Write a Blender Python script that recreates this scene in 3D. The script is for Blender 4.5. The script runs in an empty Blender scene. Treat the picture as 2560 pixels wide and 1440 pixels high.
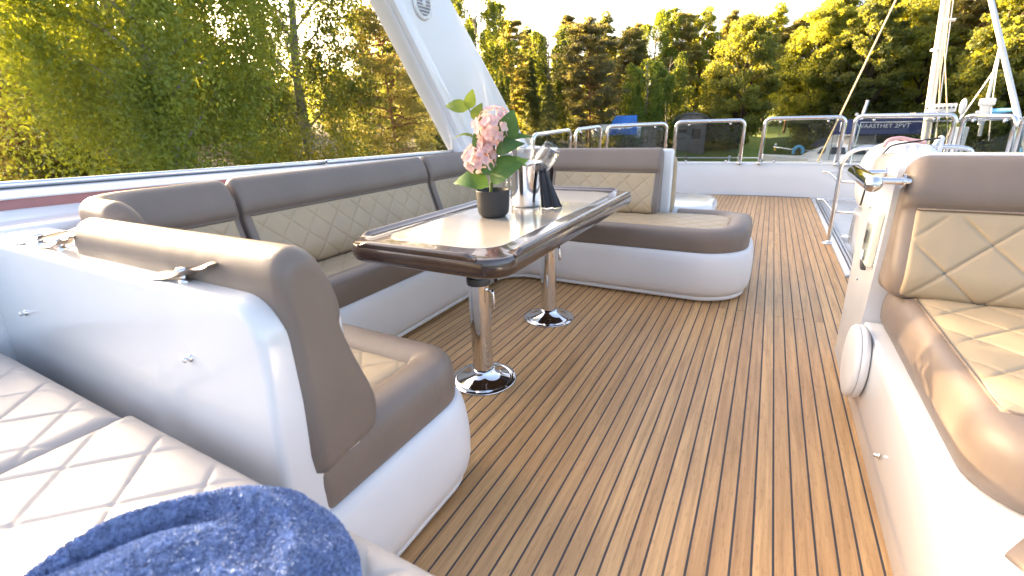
import bpy, bmesh, math, random
import numpy as np
from mathutils import Vector, Matrix

SC = bpy.context.scene
COL = SC.collection
R_ = math.radians

# ------------------------------------------------------------------ camera
YAW, PITCH, ROLL = 0.50559, 0.34535, 0.03222
CAM_H = 1.1
_f = np.array([-math.sin(YAW)*math.cos(PITCH), math.cos(YAW)*math.cos(PITCH), -math.sin(PITCH)])
_r = np.array([math.cos(YAW), math.sin(YAW), 0.0])
_d = np.cross(_f, _r)
_right = math.cos(ROLL)*_r + math.sin(ROLL)*_d
_down = -math.sin(ROLL)*_r + math.cos(ROLL)*_d
cam_data = bpy.data.cameras.new('camera')
cam = bpy.data.objects.new('camera', cam_data)
COL.objects.link(cam)
M = Matrix(((_right[0], -_down[0], -_f[0], 0), (_right[1], -_down[1], -_f[1], 0),
            (_right[2], -_down[2], -_f[2], CAM_H), (0, 0, 0, 1)))
cam.matrix_world = M
cam_data.sensor_width = 36
cam_data.lens = 16.0
cam_data.clip_start = 0.02
cam_data.clip_end = 2000
cam_data.dof.use_dof = True
cam_data.dof.focus_distance = 2.0
cam_data.dof.aperture_fstop = 3.6
SC.camera = cam

# ------------------------------------------------------------------ sky and sun
SUN_AZ = 79.0      # degrees left of +Y
SUN_EL = 15.0
sd = Vector((-math.sin(R_(SUN_AZ))*math.cos(R_(SUN_EL)), math.cos(R_(SUN_AZ))*math.cos(R_(SUN_EL)), math.sin(R_(SUN_EL))))
world = bpy.data.worlds.new('World')
SC.world = world
world.use_nodes = True
wn = world.node_tree
wn.nodes.clear()
sky = wn.nodes.new('ShaderNodeTexSky')
sky.sky_type = 'NISHITA'
sky.sun_disc = False
sky.sun_elevation = R_(SUN_EL)
sky.sun_rotation = R_(-SUN_AZ)
sky.air_density = 0.7
sky.dust_density = 6.0
sky.ozone_density = 1.0
bg = wn.nodes.new('ShaderNodeBackground')
bg.inputs['Strength'].default_value = 0.10
wo = wn.nodes.new('ShaderNodeOutputWorld')
wn.links.new(sky.outputs[0], bg.inputs[0])
wn.links.new(bg.outputs[0], wo.inputs[0])
sun_data = bpy.data.lights.new('sun', 'SUN')
sun_data.energy = 4.0
sun_data.angle = R_(0.6)
sun_data.color = (1.0, 0.78, 0.52)
sun = bpy.data.objects.new('sun', sun_data)
COL.objects.link(sun)
sun.rotation_euler = sd.to_track_quat('Z', 'Y').to_euler()
sun.location = (-20, 10, 12)

SC.view_settings.view_transform = 'Standard'
SC.view_settings.look = 'None'
SC.view_settings.gamma = 1.0
SC.view_settings.exposure = 3.5
SC.view_settings.use_curve_mapping = False
SC.view_settings.use_white_balance = True
SC.view_settings.white_balance_temperature = 7600
SC.view_settings.white_balance_tint = 12
SC.render.engine = 'CYCLES'
cy = SC.cycles
cy.use_denoising = True
cy.max_bounces = 10
cy.diffuse_bounces = 4
cy.glossy_bounces = 5
cy.transmission_bounces = 6
cy.transparent_max_bounces = 16
cy.sample_clamp_indirect = 6.0
cy.caustics_reflective = False
cy.caustics_refractive = False

# ------------------------------------------------------------------ helpers
WORLD = {}
rng = np.random.default_rng(7)
random.seed(7)

def W(o):
    return WORLD.get(o.name, Vector((0, 0, 0))) if o else Vector((0, 0, 0))

def tag(o, label=None, cat=None, group=None, kind=None):
    if label: o['label'] = label
    if cat: o['category'] = cat
    if group: o['group'] = group
    if kind: o['kind'] = kind
    return o

def thing(name, loc, label, cat, group=None):
    o = bpy.data.objects.new(name, None)
    COL.objects.link(o)
    o.empty_display_size = 0.1
    o.location = loc
    WORLD[o.name] = Vector(loc)
    return tag(o, label, cat, group)

def link_mesh(name, me, parent=None):
    o = bpy.data.objects.new(name, me)
    COL.objects.link(o)
    if parent:
        o.parent = parent
    WORLD[o.name] = W(parent).copy() if parent else Vector((0, 0, 0))
    return o

def obj(name, vf, mat, parent=None, smooth=True, angle=None):
    """vf = (verts, faces) in world coordinates."""
    v, f = vf
    v = np.asarray(v, float)
    off = W(parent)
    v = v - np.array(off)
    me = bpy.data.meshes.new(name)
    me.from_pydata(v.tolist(), [], [list(map(int, q)) for q in f])
    me.materials.append(mat)
    if smooth:
        me.polygons.foreach_set('use_smooth', [True]*len(me.polygons))
        if angle:
            try:
                me.set_sharp_from_angle(angle=R_(angle))
            except Exception:
                pass
    me.update()
    return link_mesh(name, me, parent)

def join(parts):
    V, F, n = [], [], 0
    for v, f in parts:
        v = np.asarray(v, float).reshape(-1, 3)
        V.append(v)
        F += [[int(i)+n for i in q] for q in f]
        n += len(v)
    return np.vstack(V), F

def resample(pts, ds, closed=False):
    p = np.asarray(pts, float)
    if closed: p = np.vstack([p, p[:1]])
    seg = np.linalg.norm(np.diff(p, axis=0), axis=1)
    s = np.concatenate([[0], np.cumsum(seg)])
    n = max(2, int(math.ceil(s[-1]/ds))+1)
    t = np.linspace(0, s[-1], n)
    out = np.column_stack([np.interp(t, s, p[:, k]) for k in range(p.shape[1])])
    if closed: out = out[:-1]
    return out, t

def smooth_curve(pts, n=8, closed=False):
    """Catmull-Rom through points."""
    p = np.asarray(pts, float)
    N = len(p)
    out = []
    rngi = range(N) if closed else range(N-1)
    for i in rngi:
        if closed:
            a, b, c, d = p[(i-1) % N], p[i], p[(i+1) % N], p[(i+2) % N]
        else:
            a, b, c, d = p[max(i-1, 0)], p[i], p[i+1], p[min(i+2, N-1)]
        for k in range(n):
            t = k/n
            out.append(0.5*((2*b)+(c-a)*t+(2*a-5*b+4*c-d)*t*t+(-a+3*b-3*c+d)*t**3))
    if not closed: out.append(p[-1])
    return np.array(out)

def arc(cx, cy, r, a0, a1, n=10):
    a = np.radians(np.linspace(a0, a1, n))
    return [(cx+r*math.cos(t), cy+r*math.sin(t)) for t in a]

def plan_normals(p):
    d = np.gradient(p[:, :2], axis=0)
    d /= np.maximum(np.linalg.norm(d, axis=1), 1e-9)[:, None]
    return d, np.column_stack([-d[:, 1], d[:, 0]])

def sweep(path, prof, side=1, ds=0.03, ends=(0.03, 0.03), cap=True, dz=None, closed=False, end_steps=6, wave=None):
    """Closed profile (n,z) swept along a plan path; n measured to the left (side=1) of travel."""
    prof = np.asarray(prof, float)
    path = np.asarray(path, float)
    p, t = resample(path[:, :2], ds, closed)
    L = t[-1]
    if not closed and (ends[0] > 0 or ends[1] > 0):
        s = list(t)
        for e, r in ((0, ends[0]), (1, ends[1])):
            if r > 0:
                k = r*(1-np.cos(np.linspace(0, math.pi/2, end_steps)))
                s += list(k if e == 0 else L-k)
        s = np.unique(np.round(np.array(s), 5))
        keep = [s[0]]
        for x in s[1:]:
            if x-keep[-1] > 1e-4: keep.append(x)
        s = np.array(keep)
        seg = np.concatenate([[0], np.cumsum(np.linalg.norm(np.diff(path[:, :2], axis=0), axis=1))])
        p = np.column_stack([np.interp(s, seg, path[:, k]) for k in range(2)])
        t = s
    if closed:
        d = np.roll(p, -1, 0)-np.roll(p, 1, 0)
        d /= np.linalg.norm(d, axis=1)[:, None]
        nn = np.column_stack([-d[:, 1], d[:, 0]])
    else:
        d, nn = plan_normals(p)
    dn = resample(prof, 0.003, True)[0]
    zs = prof[:, 1]
    zg = np.linspace(zs.min(), zs.max(), 60)
    lo_ = np.array([dn[np.abs(dn[:, 1]-z) < 0.012, 0].min() for z in zg]); hi_ = np.array([dn[np.abs(dn[:, 1]-z) < 0.012, 0].max() for z in zg])
    kk = np.exp(-np.linspace(-2, 2, 15)**2); kk /= kk.sum()
    lo_ = np.convolve(np.pad(lo_, 7, mode='edge'), kk, mode='valid'); hi_ = np.convolve(np.pad(hi_, 7, mode='edge'), kk, mode='valid')
    nmin = np.interp(zs, zg, lo_); nmax = np.interp(zs, zg, hi_)
    mid = (nmin+nmax)/2; hw_ = np.maximum((nmax-nmin)/2, 0.012)
    zc = (zs.max()+zs.min())/2; hz = (zs.max()-zs.min())/2
    HW = max(hw_.max()*1.05, max(ends)*1.5)
    V = []
    for i in range(len(p)):
        q = prof.copy()
        if not closed:
            for dist, r in ((t[i], ends[0]), (L-t[i], ends[1])):
                if r > 0 and dist < r:
                    ins = r-math.sqrt(max(r*r-(r-dist)**2, 0))
                    q[:, 0] = mid+(q[:, 0]-mid)*(1-ins/HW)
                    q[:, 1] = zc+(q[:, 1]-zc)*max(0.2, (hz-ins)/hz)
        if wave is not None:
            q = q+wave(t[i], q)
        z0 = dz(t[i]) if dz else 0
        for (n, z) in q:
            V.append((p[i, 0]+side*nn[i, 0]*n, p[i, 1]+side*nn[i, 1]*n, z+z0))
    K = len(prof)
    F = []
    m = len(p)
    for i in range(m if closed else m-1):
        j = (i+1) % m
        for k in range(K):
            l = (k+1) % K
            q = [i*K+k, j*K+k, j*K+l, i*K+l]
            F.append(q if side < 0 else q[::-1])
    if cap and not closed:
        V = [tuple(v) for v in V]
        for ie, flip in ((0, side > 0), (m-1, side < 0)):
            r = ends[0] if ie == 0 else ends[1]
            prev = [ie*K+k for k in range(K)]
            z0 = dz(t[ie]) if dz else 0
            f0, g0 = 1-r/HW, max(0.2, (hz-r)/hz)
            for fr in (0.85, 0.65, 0.45):
                base = len(V)
                q = prof.copy()
                q[:, 0] = mid+(q[:, 0]-mid)*f0*fr
                q[:, 1] = zc+(q[:, 1]-zc)*(g0-(1-fr)*0.10*HW/hz)
                if wave is not None: q = q+wave(t[ie], q)
                V += [(p[ie, 0]+side*nn[ie, 0]*n, p[ie, 1]+side*nn[ie, 1]*n, z+z0) for n, z in q]
                cur = [base+k for k in range(K)]
                for k in range(K):
                    l = (k+1) % K
                    fc = [prev[k], prev[l], cur[l], cur[k]]
                    F.append(fc[::-1] if flip else fc)
                prev = cur
            F.append(prev[::-1] if flip else prev)
    return np.array(V), F

def ribbon(path, prof, side=1, ds=0.03, dz=None):
    """Open profile swept along plan path."""
    prof = np.asarray(prof, float)
    p, t = resample(np.asarray(path, float)[:, :2], ds)
    d, nn = plan_normals(p)
    K = len(prof)
    V = []
    for i in range(len(p)):
        z0 = dz(t[i]) if dz else 0
        for n, z in prof:
            V.append((p[i, 0]+side*nn[i, 0]*n, p[i, 1]+side*nn[i, 1]*n, z+z0))
    F = []
    for i in range(len(p)-1):
        for k in range(K-1):
            q = [i*K+k, (i+1)*K+k, (i+1)*K+k+1, i*K+k+1]
            F.append(q if side < 0 else q[::-1])
    return np.array(V), F

def quilt_h(u, v, diag, depth, gw):
    a = (u+v)/diag; b = (u-v)/diag
    da = np.abs(a-np.round(a))*diag/math.sqrt(2)
    db = np.abs(b-np.round(b))*diag/math.sqrt(2)
    g = np.exp(-(da/gw)**2)+np.exp(-(db/gw)**2)
    pil = (np.minimum(da, db)/(diag*0.354))
    return depth*(0.75*np.clip(pil, 0, 1)**0.45-0.85*np.clip(g, 0, 1.15))

def qpanel(path, prof, side=1, diag=0.15, depth=0.006, gw=0.0026, ds=0.0045, off=0.0, edge=0.03, u0=0.0, v0=0.0):
    """Quilted front panel: open profile swept along plan path, displaced along its normal."""
    pr, tp = resample(prof, ds)
    dp = np.gradient(pr, axis=0); dp /= np.linalg.norm(dp, axis=1)[:, None]
    pn = np.column_stack([dp[:, 1], -dp[:, 0]])
    if pn[:, 0].sum() < 0: pn = -pn
    p, ts = resample(np.asarray(path, float)[:, :2], ds)
    d, nn = plan_normals(p)
    S, T = np.meshgrid(ts, tp, indexing='ij')
    h = quilt_h(S+u0, T+v0, diag, depth, gw)
    e = np.minimum(np.minimum(S, ts[-1]-S), np.minimum(T, tp[-1]-T))
    h = h*np.clip(e/edge, 0, 1)+off-0.008*np.clip(1-e/0.012, 0, 1)**2
    N = pr[None, :, 0]+h*pn[None, :, 0]
    Zz = pr[None, :, 1]+h*pn[None, :, 1]
    X = p[:, 0][:, None]+side*nn[:, 0][:, None]*N
    Y = p[:, 1][:, None]+side*nn[:, 1][:, None]*N
    V = np.stack([X, Y, np.broadcast_to(Zz, X.shape)], -1).reshape(-1, 3)
    return V, gridfaces(len(ts), len(tp), flip=(side > 0))

def gridfaces(m, n, flip=False):
    i, j = np.meshgrid(np.arange(m-1), np.arange(n-1), indexing='ij')
    a = (i*n+j).ravel()
    f = np.column_stack([a, a+n, a+n+1, a+1])
    if flip: f = f[:, ::-1]
    return f

def qgrid(x0, x1, y0, y1, zf, diag=0.15, depth=0.006, gw=0.0026, ds=0.005, edge=0.04, drop=0.02, u0=0.0, v0=0.0, mask=None):
    m = int((x1-x0)/ds)+1; n = int((y1-y0)/ds)+1
    X, Y = np.meshgrid(np.linspace(x0, x1, m), np.linspace(y0, y1, n), indexing='ij')
    h = quilt_h(X+u0, Y+v0, diag, depth, gw)
    e = np.minimum(np.minimum(X-x0, x1-X), np.minimum(Y-y0, y1-Y))
    k = np.clip(e/edge, 0, 1)
    Z = (zf(X, Y) if callable(zf) else zf)+h*k-drop*(1-np.sqrt(np.clip(1-(1-k)**2, 0, 1)))
    return np.stack([X, Y, Z], -1).reshape(-1, 3), gridfaces(m, n)

def tube(path, r, k=10, caps=True, closed=False):
    p = np.asarray(path, float)
    n = len(p)
    rr = np.full(n, r) if np.isscalar(r) else np.asarray(r, float)
    if closed:
        d = np.roll(p, -1, 0)-np.roll(p, 1, 0)
    else:
        d = np.gradient(p, axis=0)
    d /= np.maximum(np.linalg.norm(d, axis=1), 1e-9)[:, None]
    up = np.array([0, 0, 1.0]) if abs(d[0, 2]) < 0.9 else np.array([1.0, 0, 0])
    u = np.cross(d[0], up); u /= np.linalg.norm(u)
    V = []
    for i in range(n):
        u = u-d[i]*np.dot(u, d[i]); u /= np.linalg.norm(u)
        w = np.cross(d[i], u)
        for a in range(k):
            t = 2*math.pi*a/k
            V.append(p[i]+rr[i]*(math.cos(t)*u+math.sin(t)*w))
    F = []
    for i in range(n if closed else n-1):
        j = (i+1) % n
        for a in range(k):
            b = (a+1) % k
            F.append([i*k+a, i*k+b, j*k+b, j*k+a])
    if caps and not closed:
        F.append(list(range(k))[::-1]); F.append([(n-1)*k+a for a in range(k)])
    return np.array(V), F

def lathe(prof, c=(0, 0, 0), seg=40, axis=None):
    V = []
    K = len(prof)
    for i in range(seg):
        a = 2*math.pi*i/seg
        for r, z in prof:
            V.append((r*math.cos(a), r*math.sin(a), z))
    V = np.array(V)
    F = []
    for i in range(seg):
        j = (i+1) % seg
        for k in range(K-1):
            F.append([i*K+k, j*K+k, j*K+k+1, i*K+k+1])
    if axis is not None:
        q = Vector((0, 0, 1)).rotation_difference(Vector(axis)).to_matrix()
        V = V @ np.array(q).T
    return V+np.array(c), F

def rbox(x0, x1, y0, y1, z0, z1, r=0.01, seg=3, fn=None):
    bm = bmesh.new()
    bmesh.ops.create_cube(bm, size=1)
    for v in bm.verts:
        v.co = Vector(((x0+x1)/2+v.co.x*(x1-x0), (y0+y1)/2+v.co.y*(y1-y0), (z0+z1)/2+v.co.z*(z1-z0)))
        if fn: v.co = Vector(fn(v.co))
    if r > 0:
        bmesh.ops.bevel(bm, geom=list(bm.edges), offset=r, segments=seg, profile=0.5, affect='EDGES')
    bm.verts.index_update()
    V = np.array([v.co[:] for v in bm.verts]); F = [[v.index for v in f.verts] for f in bm.faces]
    bm.free()
    return V, F

def rrect(x0, x1, y0, y1, r, n=8):
    return np.array(arc(x1-r, y1-r, r, 0, 90, n)+arc(x0+r, y1-r, r, 90, 180, n)+arc(x0+r, y0+r, r, 180, 270, n)+arc(x1-r, y0+r, r, 270, 360, n))

def slab(outline, levels):
    """outline closed ccw plan polygon; levels = [(inset, z), ...] bottom to top, capped."""
    o = np.asarray(outline, float)
    d = np.roll(o, -1, 0)-np.roll(o, 1, 0)
    d /= np.linalg.norm(d, axis=1)[:, None]
    nin = np.column_stack([-d[:, 1], d[:, 0]])
    K = len(o); V = []
    for ins, z in levels:
        q = o+nin*ins
        V += [(a, b, z) for a, b in q]
    F = [list(range(K))[::-1]]
    for i in range(len(levels)-1):
        for k in range(K):
            l = (k+1) % K
            F.append([i*K+k, i*K+l, (i+1)*K+l, (i+1)*K+k])
    F.append([(len(levels)-1)*K+k for k in range(K)])
    return np.array(V), F

def xform(vf, mat):
    v, f = vf
    v = np.asarray(v)
    m = np.array(mat)
    return v @ m[:3, :3].T+m[:3, 3], f

# ------------------------------------------------------------------ materials
def newmat(name):
    m = bpy.data.materials.new(name)
    m.use_nodes = True
    nt = m.node_tree
    b = nt.nodes['Principled BSDF']
    return m, nt, b

def pmat(name, col, rough=0.5, metal=0.0, var=0.06, vscale=6.0, bump=0.0, bscale=200.0, coat=0.0, rvar=0.0, spec=0.5, sheen=0.0, stretch=None, wrinkle=0.0):
    m, nt, b = newmat(name)
    tc = nt.nodes.new('ShaderNodeTexCoord')
    src = tc.outputs['Object']
    if stretch:
        mp = nt.nodes.new('ShaderNodeMapping')
        mp.inputs['Scale'].default_value = stretch
        nt.links.new(src, mp.inputs[0]); src = mp.outputs[0]
    nz = nt.nodes.new('ShaderNodeTexNoise')
    nz.inputs['Scale'].default_value = vscale
    nz.inputs['Detail'].default_value = 5
    nt.links.new(src, nz.inputs['Vector'])
    ramp = nt.nodes.new('ShaderNodeValToRGB')
    lo = [max(0, c*(1-var)) for c in col]; hi = [min(1, c*(1+var)) for c in col]
    ramp.color_ramp.elements[0].position = 0.3; ramp.color_ramp.elements[1].position = 0.7
    ramp.color_ramp.elements[0].color = (*lo, 1); ramp.color_ramp.elements[1].color = (*hi, 1)
    nt.links.new(nz.outputs['Fac'], ramp.inputs[0])
    nt.links.new(ramp.outputs[0], b.inputs['Base Color'])
    b.inputs['Roughness'].default_value = rough
    b.inputs['Metallic'].default_value = metal
    b.inputs['Specular IOR Level'].default_value = spec
    if coat:
        b.inputs['Coat Weight'].default_value = coat
        b.inputs['Coat Roughness'].default_value = 0.04
    if sheen:
        b.inputs['Sheen Weight'].default_value = sheen
    if rvar:
        mr = nt.nodes.new('ShaderNodeMapRange')
        mr.inputs['To Min'].default_value = max(0, rough-rvar); mr.inputs['To Max'].default_value = rough+rvar
        n2 = nt.nodes.new('ShaderNodeTexNoise'); n2.inputs['Scale'].default_value = vscale*2.3; n2.inputs['Detail'].default_value = 6
        nt.links.new(src, n2.inputs['Vector'])
        nt.links.new(n2.outputs['Fac'], mr.inputs[0]); nt.links.new(mr.outputs[0], b.inputs['Roughness'])
    if bump:
        nb = nt.nodes.new('ShaderNodeTexNoise'); nb.inputs['Scale'].default_value = bscale; nb.inputs['Detail'].default_value = 3
        nt.links.new(src, nb.inputs['Vector'])
        bp = nt.nodes.new('ShaderNodeBump'); bp.inputs['Strength'].default_value = bump; bp.inputs['Distance'].default_value = 0.002
        nt.links.new(nb.outputs['Fac'], bp.inputs['Height']); nt.links.new(bp.outputs[0], b.inputs['Normal'])
        if wrinkle:
            nw = nt.nodes.new('ShaderNodeTexNoise'); nw.inputs['Scale'].default_value = 9; nw.inputs['Detail'].default_value = 3; nw.inputs['Distortion'].default_value = 1.5
            nt.links.new(src, nw.inputs['Vector'])
            bw = nt.nodes.new('ShaderNodeBump'); bw.inputs['Strength'].default_value = wrinkle; bw.inputs['Distance'].default_value = 0.012
            nt.links.new(nw.outputs['Fac'], bw.inputs['Height']); nt.links.new(bw.outputs[0], bp.inputs['Normal'])
    return m

def glassmat(name, tint, refl=1.0, rough=0.02):
    m = bpy.data.materials.new(name); m.use_nodes = True
    nt = m.node_tree; nt.nodes.clear()
    out = nt.nodes.new('ShaderNodeOutputMaterial')
    tr = nt.nodes.new('ShaderNodeBsdfTransparent'); tr.inputs[0].default_value = (*tint, 1)
    gl = nt.nodes.new('ShaderNodeBsdfGlossy'); gl.inputs['Roughness'].default_value = rough
    fr = nt.nodes.new('ShaderNodeLayerWeight'); fr.inputs[0].default_value = 0.5
    pw = nt.nodes.new('ShaderNodeMath'); pw.operation = 'POWER'; pw.inputs[1].default_value = 4.0
    nt.links.new(fr.outputs['Facing'], pw.inputs[0])
    mu = nt.nodes.new('ShaderNodeMath'); mu.operation = 'MULTIPLY_ADD'; mu.inputs[1].default_value = 0.62*refl; mu.inputs[2].default_value = 0.04*refl; mu.use_clamp = True
    mx = nt.nodes.new('ShaderNodeMixShader')
    nt.links.new(pw.outputs[0], mu.inputs[0]); nt.links.new(mu.outputs[0], mx.inputs[0])
    nt.links.new(tr.outputs[0], mx.inputs[1]); nt.links.new(gl.outputs[0], mx.inputs[2]); nt.links.new(mx.outputs[0], out.inputs[0])
    return m

def leafmat(name, col, trans, tmix=0.45, var=0.35, vscale=0.6, rough=0.55):
    m = bpy.data.materials.new(name); m.use_nodes = True
    nt = m.node_tree; nt.nodes.clear()
    out = nt.nodes.new('ShaderNodeOutputMaterial')
    tc = nt.nodes.new('ShaderNodeTexCoord')
    oi = nt.nodes.new('ShaderNodeObjectInfo')
    nz = nt.nodes.new('ShaderNodeTexNoise'); nz.inputs['Scale'].default_value = vscale; nz.inputs['Detail'].default_value = 6; nz.inputs['Roughness'].default_value = 0.7
    nt.links.new(tc.outputs['Object'], nz.inputs['Vector'])
    ad = nt.nodes.new('ShaderNodeMath'); ad.operation = 'MULTIPLY_ADD'; ad.inputs[1].default_value = 0.35; ad.inputs[2].default_value = -0.17
    nt.links.new(oi.outputs['Random'], ad.inputs[0])
    a2 = nt.nodes.new('ShaderNodeMath'); a2.operation = 'ADD'
    nt.links.new(nz.outputs['Fac'], a2.inputs[0]); nt.links.new(ad.outputs[0], a2.inputs[1])
    def ramp(c):
        r = nt.nodes.new('ShaderNodeValToRGB')
        r.color_ramp.elements[0].position = 0.25; r.color_ramp.elements[1].position = 0.75
        r.color_ramp.elements[0].color = (c[0]*(1-var), c[1]*(1-var), c[2]*(1-var*0.5), 1)
        r.color_ramp.elements[1].color = (min(1, c[0]*(1+var*1.2)), min(1, c[1]*(1+var)), c[2]*(1+var*0.3), 1)
        nt.links.new(a2.outputs[0], r.inputs[0])
        return r
    r1, r2 = ramp(col), ramp(trans)
    df = nt.nodes.new('ShaderNodeBsdfPrincipled'); df.inputs['Roughness'].default_value = rough
    df.inputs['Specular IOR Level'].default_value = 0.3
    tl = nt.nodes.new('ShaderNodeBsdfTranslucent')
    nt.links.new(r1.outputs[0], df.inputs['Base Color']); nt.links.new(r2.outputs[0], tl.inputs[0])
    mx = nt.nodes.new('ShaderNodeMixShader'); mx.inputs[0].default_value = tmix
    nt.links.new(df.outputs[0], mx.inputs[1]); nt.links.new(tl.outputs[0], mx.inputs[2]); nt.links.new(mx.outputs[0], out.inputs[0])
    return m

def teakmat():
    m, nt, b = newmat('teak')
    tc = nt.nodes.new('ShaderNodeTexCoord'); oi = nt.nodes.new('ShaderNodeObjectInfo')
    cmb = nt.nodes.new('ShaderNodeCombineXYZ')
    ml = nt.nodes.new('ShaderNodeMath'); ml.operation = 'MULTIPLY'; ml.inputs[1].default_value = 37.0
    nt.links.new(oi.outputs['Random'], ml.inputs[0])
    nt.links.new(ml.outputs[0], cmb.inputs[1]); nt.links.new(ml.outputs[0], cmb.inputs[2])
    va = nt.nodes.new('ShaderNodeVectorMath'); va.operation = 'ADD'
    nt.links.new(tc.outputs['Object'], va.inputs[0]); nt.links.new(cmb.outputs[0], va.inputs[1])
    def noise(scale, st, det=6, rough=0.6, dist=0.0):
        mp = nt.nodes.new('ShaderNodeMapping'); mp.inputs['Scale'].default_value = st
        nt.links.new(va.outputs[0], mp.inputs[0])
        n = nt.nodes.new('ShaderNodeTexNoise'); n.inputs['Scale'].default_value = scale; n.inputs['Detail'].default_value = det
        n.inputs['Roughness'].default_value = rough; n.inputs['Distortion'].default_value = dist
        nt.links.new(mp.outputs[0], n.inputs['Vector']); return n
    grain = noise(60, (1, 0.04, 1), 5, 0.65, 0.6)
    fleck = noise(220, (1, 0.12, 1), 3)
    broad = noise(2.2, (3, 0.6, 1), 3)
    r1 = nt.nodes.new('ShaderNodeValToRGB')
    r1.color_ramp.elements[0].position = 0.0; r1.color_ramp.elements[0].color = (0.43, 0.235, 0.102, 1)
    r1.color_ramp.elements[1].position = 1.0; r1.color_ramp.elements[1].color = (0.70, 0.435, 0.205, 1)
    e = r1.color_ramp.elements.new(0.5); e.color = (0.57, 0.335, 0.152, 1)
    mixf = nt.nodes.new('ShaderNodeMath'); mixf.operation = 'MULTIPLY_ADD'; mixf.inputs[1].default_value = 0.44
    nt.links.new(oi.outputs['Random'], mixf.inputs[0])
    m2 = nt.nodes.new('ShaderNodeMath'); m2.operation = 'MULTIPLY'; m2.inputs[1].default_value = 0.60
    nt.links.new(broad.outputs['Fac'], m2.inputs[0]); nt.links.new(m2.outputs[0], mixf.inputs[2])
    nt.links.new(mixf.outputs[0], r1.inputs[0])
    gr = nt.nodes.new('ShaderNodeValToRGB')
    gr.color_ramp.elements[0].position = 0.34; gr.color_ramp.elements[0].color = (0.62, 0.56, 0.50, 1)
    gr.color_ramp.elements[1].position = 0.62; gr.color_ramp.elements[1].color = (1.08, 1.06, 1.04, 1)
    nt.links.new(grain.outputs['Fac'], gr.inputs[0])
    mu = nt.nodes.new('ShaderNodeMixRGB'); mu.blend_type = 'MULTIPLY'; mu.inputs[0].default_value = 0.75
    nt.links.new(r1.outputs[0], mu.inputs[1]); nt.links.new(gr.outputs[0], mu.inputs[2])
    fr = nt.nodes.new('ShaderNodeValToRGB')
    fr.color_ramp.elements[0].position = 0.30; fr.color_ramp.elements[0].color = (0.55, 0.5, 0.45, 1)
    fr.color_ramp.elements[1].position = 0.42; fr.color_ramp.elements[1].color = (1, 1, 1, 1)
    nt.links.new(fleck.outputs['Fac'], fr.inputs[0])
    mu2 = nt.nodes.new('ShaderNodeMixRGB'); mu2.blend_type = 'MULTIPLY'; mu2.inputs[0].default_value = 0.6
    nt.links.new(mu.outputs[0], mu2.inputs[1]); nt.links.new(fr.outputs[0], mu2.inputs[2])
    nt.links.new(mu2.outputs[0], b.inputs['Base Color'])
    mr = nt.nodes.new('ShaderNodeMapRange'); mr.inputs['To Min'].default_value = 0.34; mr.inputs['To Max'].default_value = 0.6
    nt.links.new(broad.outputs['Fac'], mr.inputs[0]); nt.links.new(mr.outputs[0], b.inputs['Roughness'])
    bp = nt.nodes.new('ShaderNodeBump'); bp.inputs['Strength'].default_value = 0.25; bp.inputs['Distance'].default_value = 0.001
    nt.links.new(grain.outputs['Fac'], bp.inputs['Height']); nt.links.new(bp.outputs[0], b.inputs['Normal'])
    return m

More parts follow.
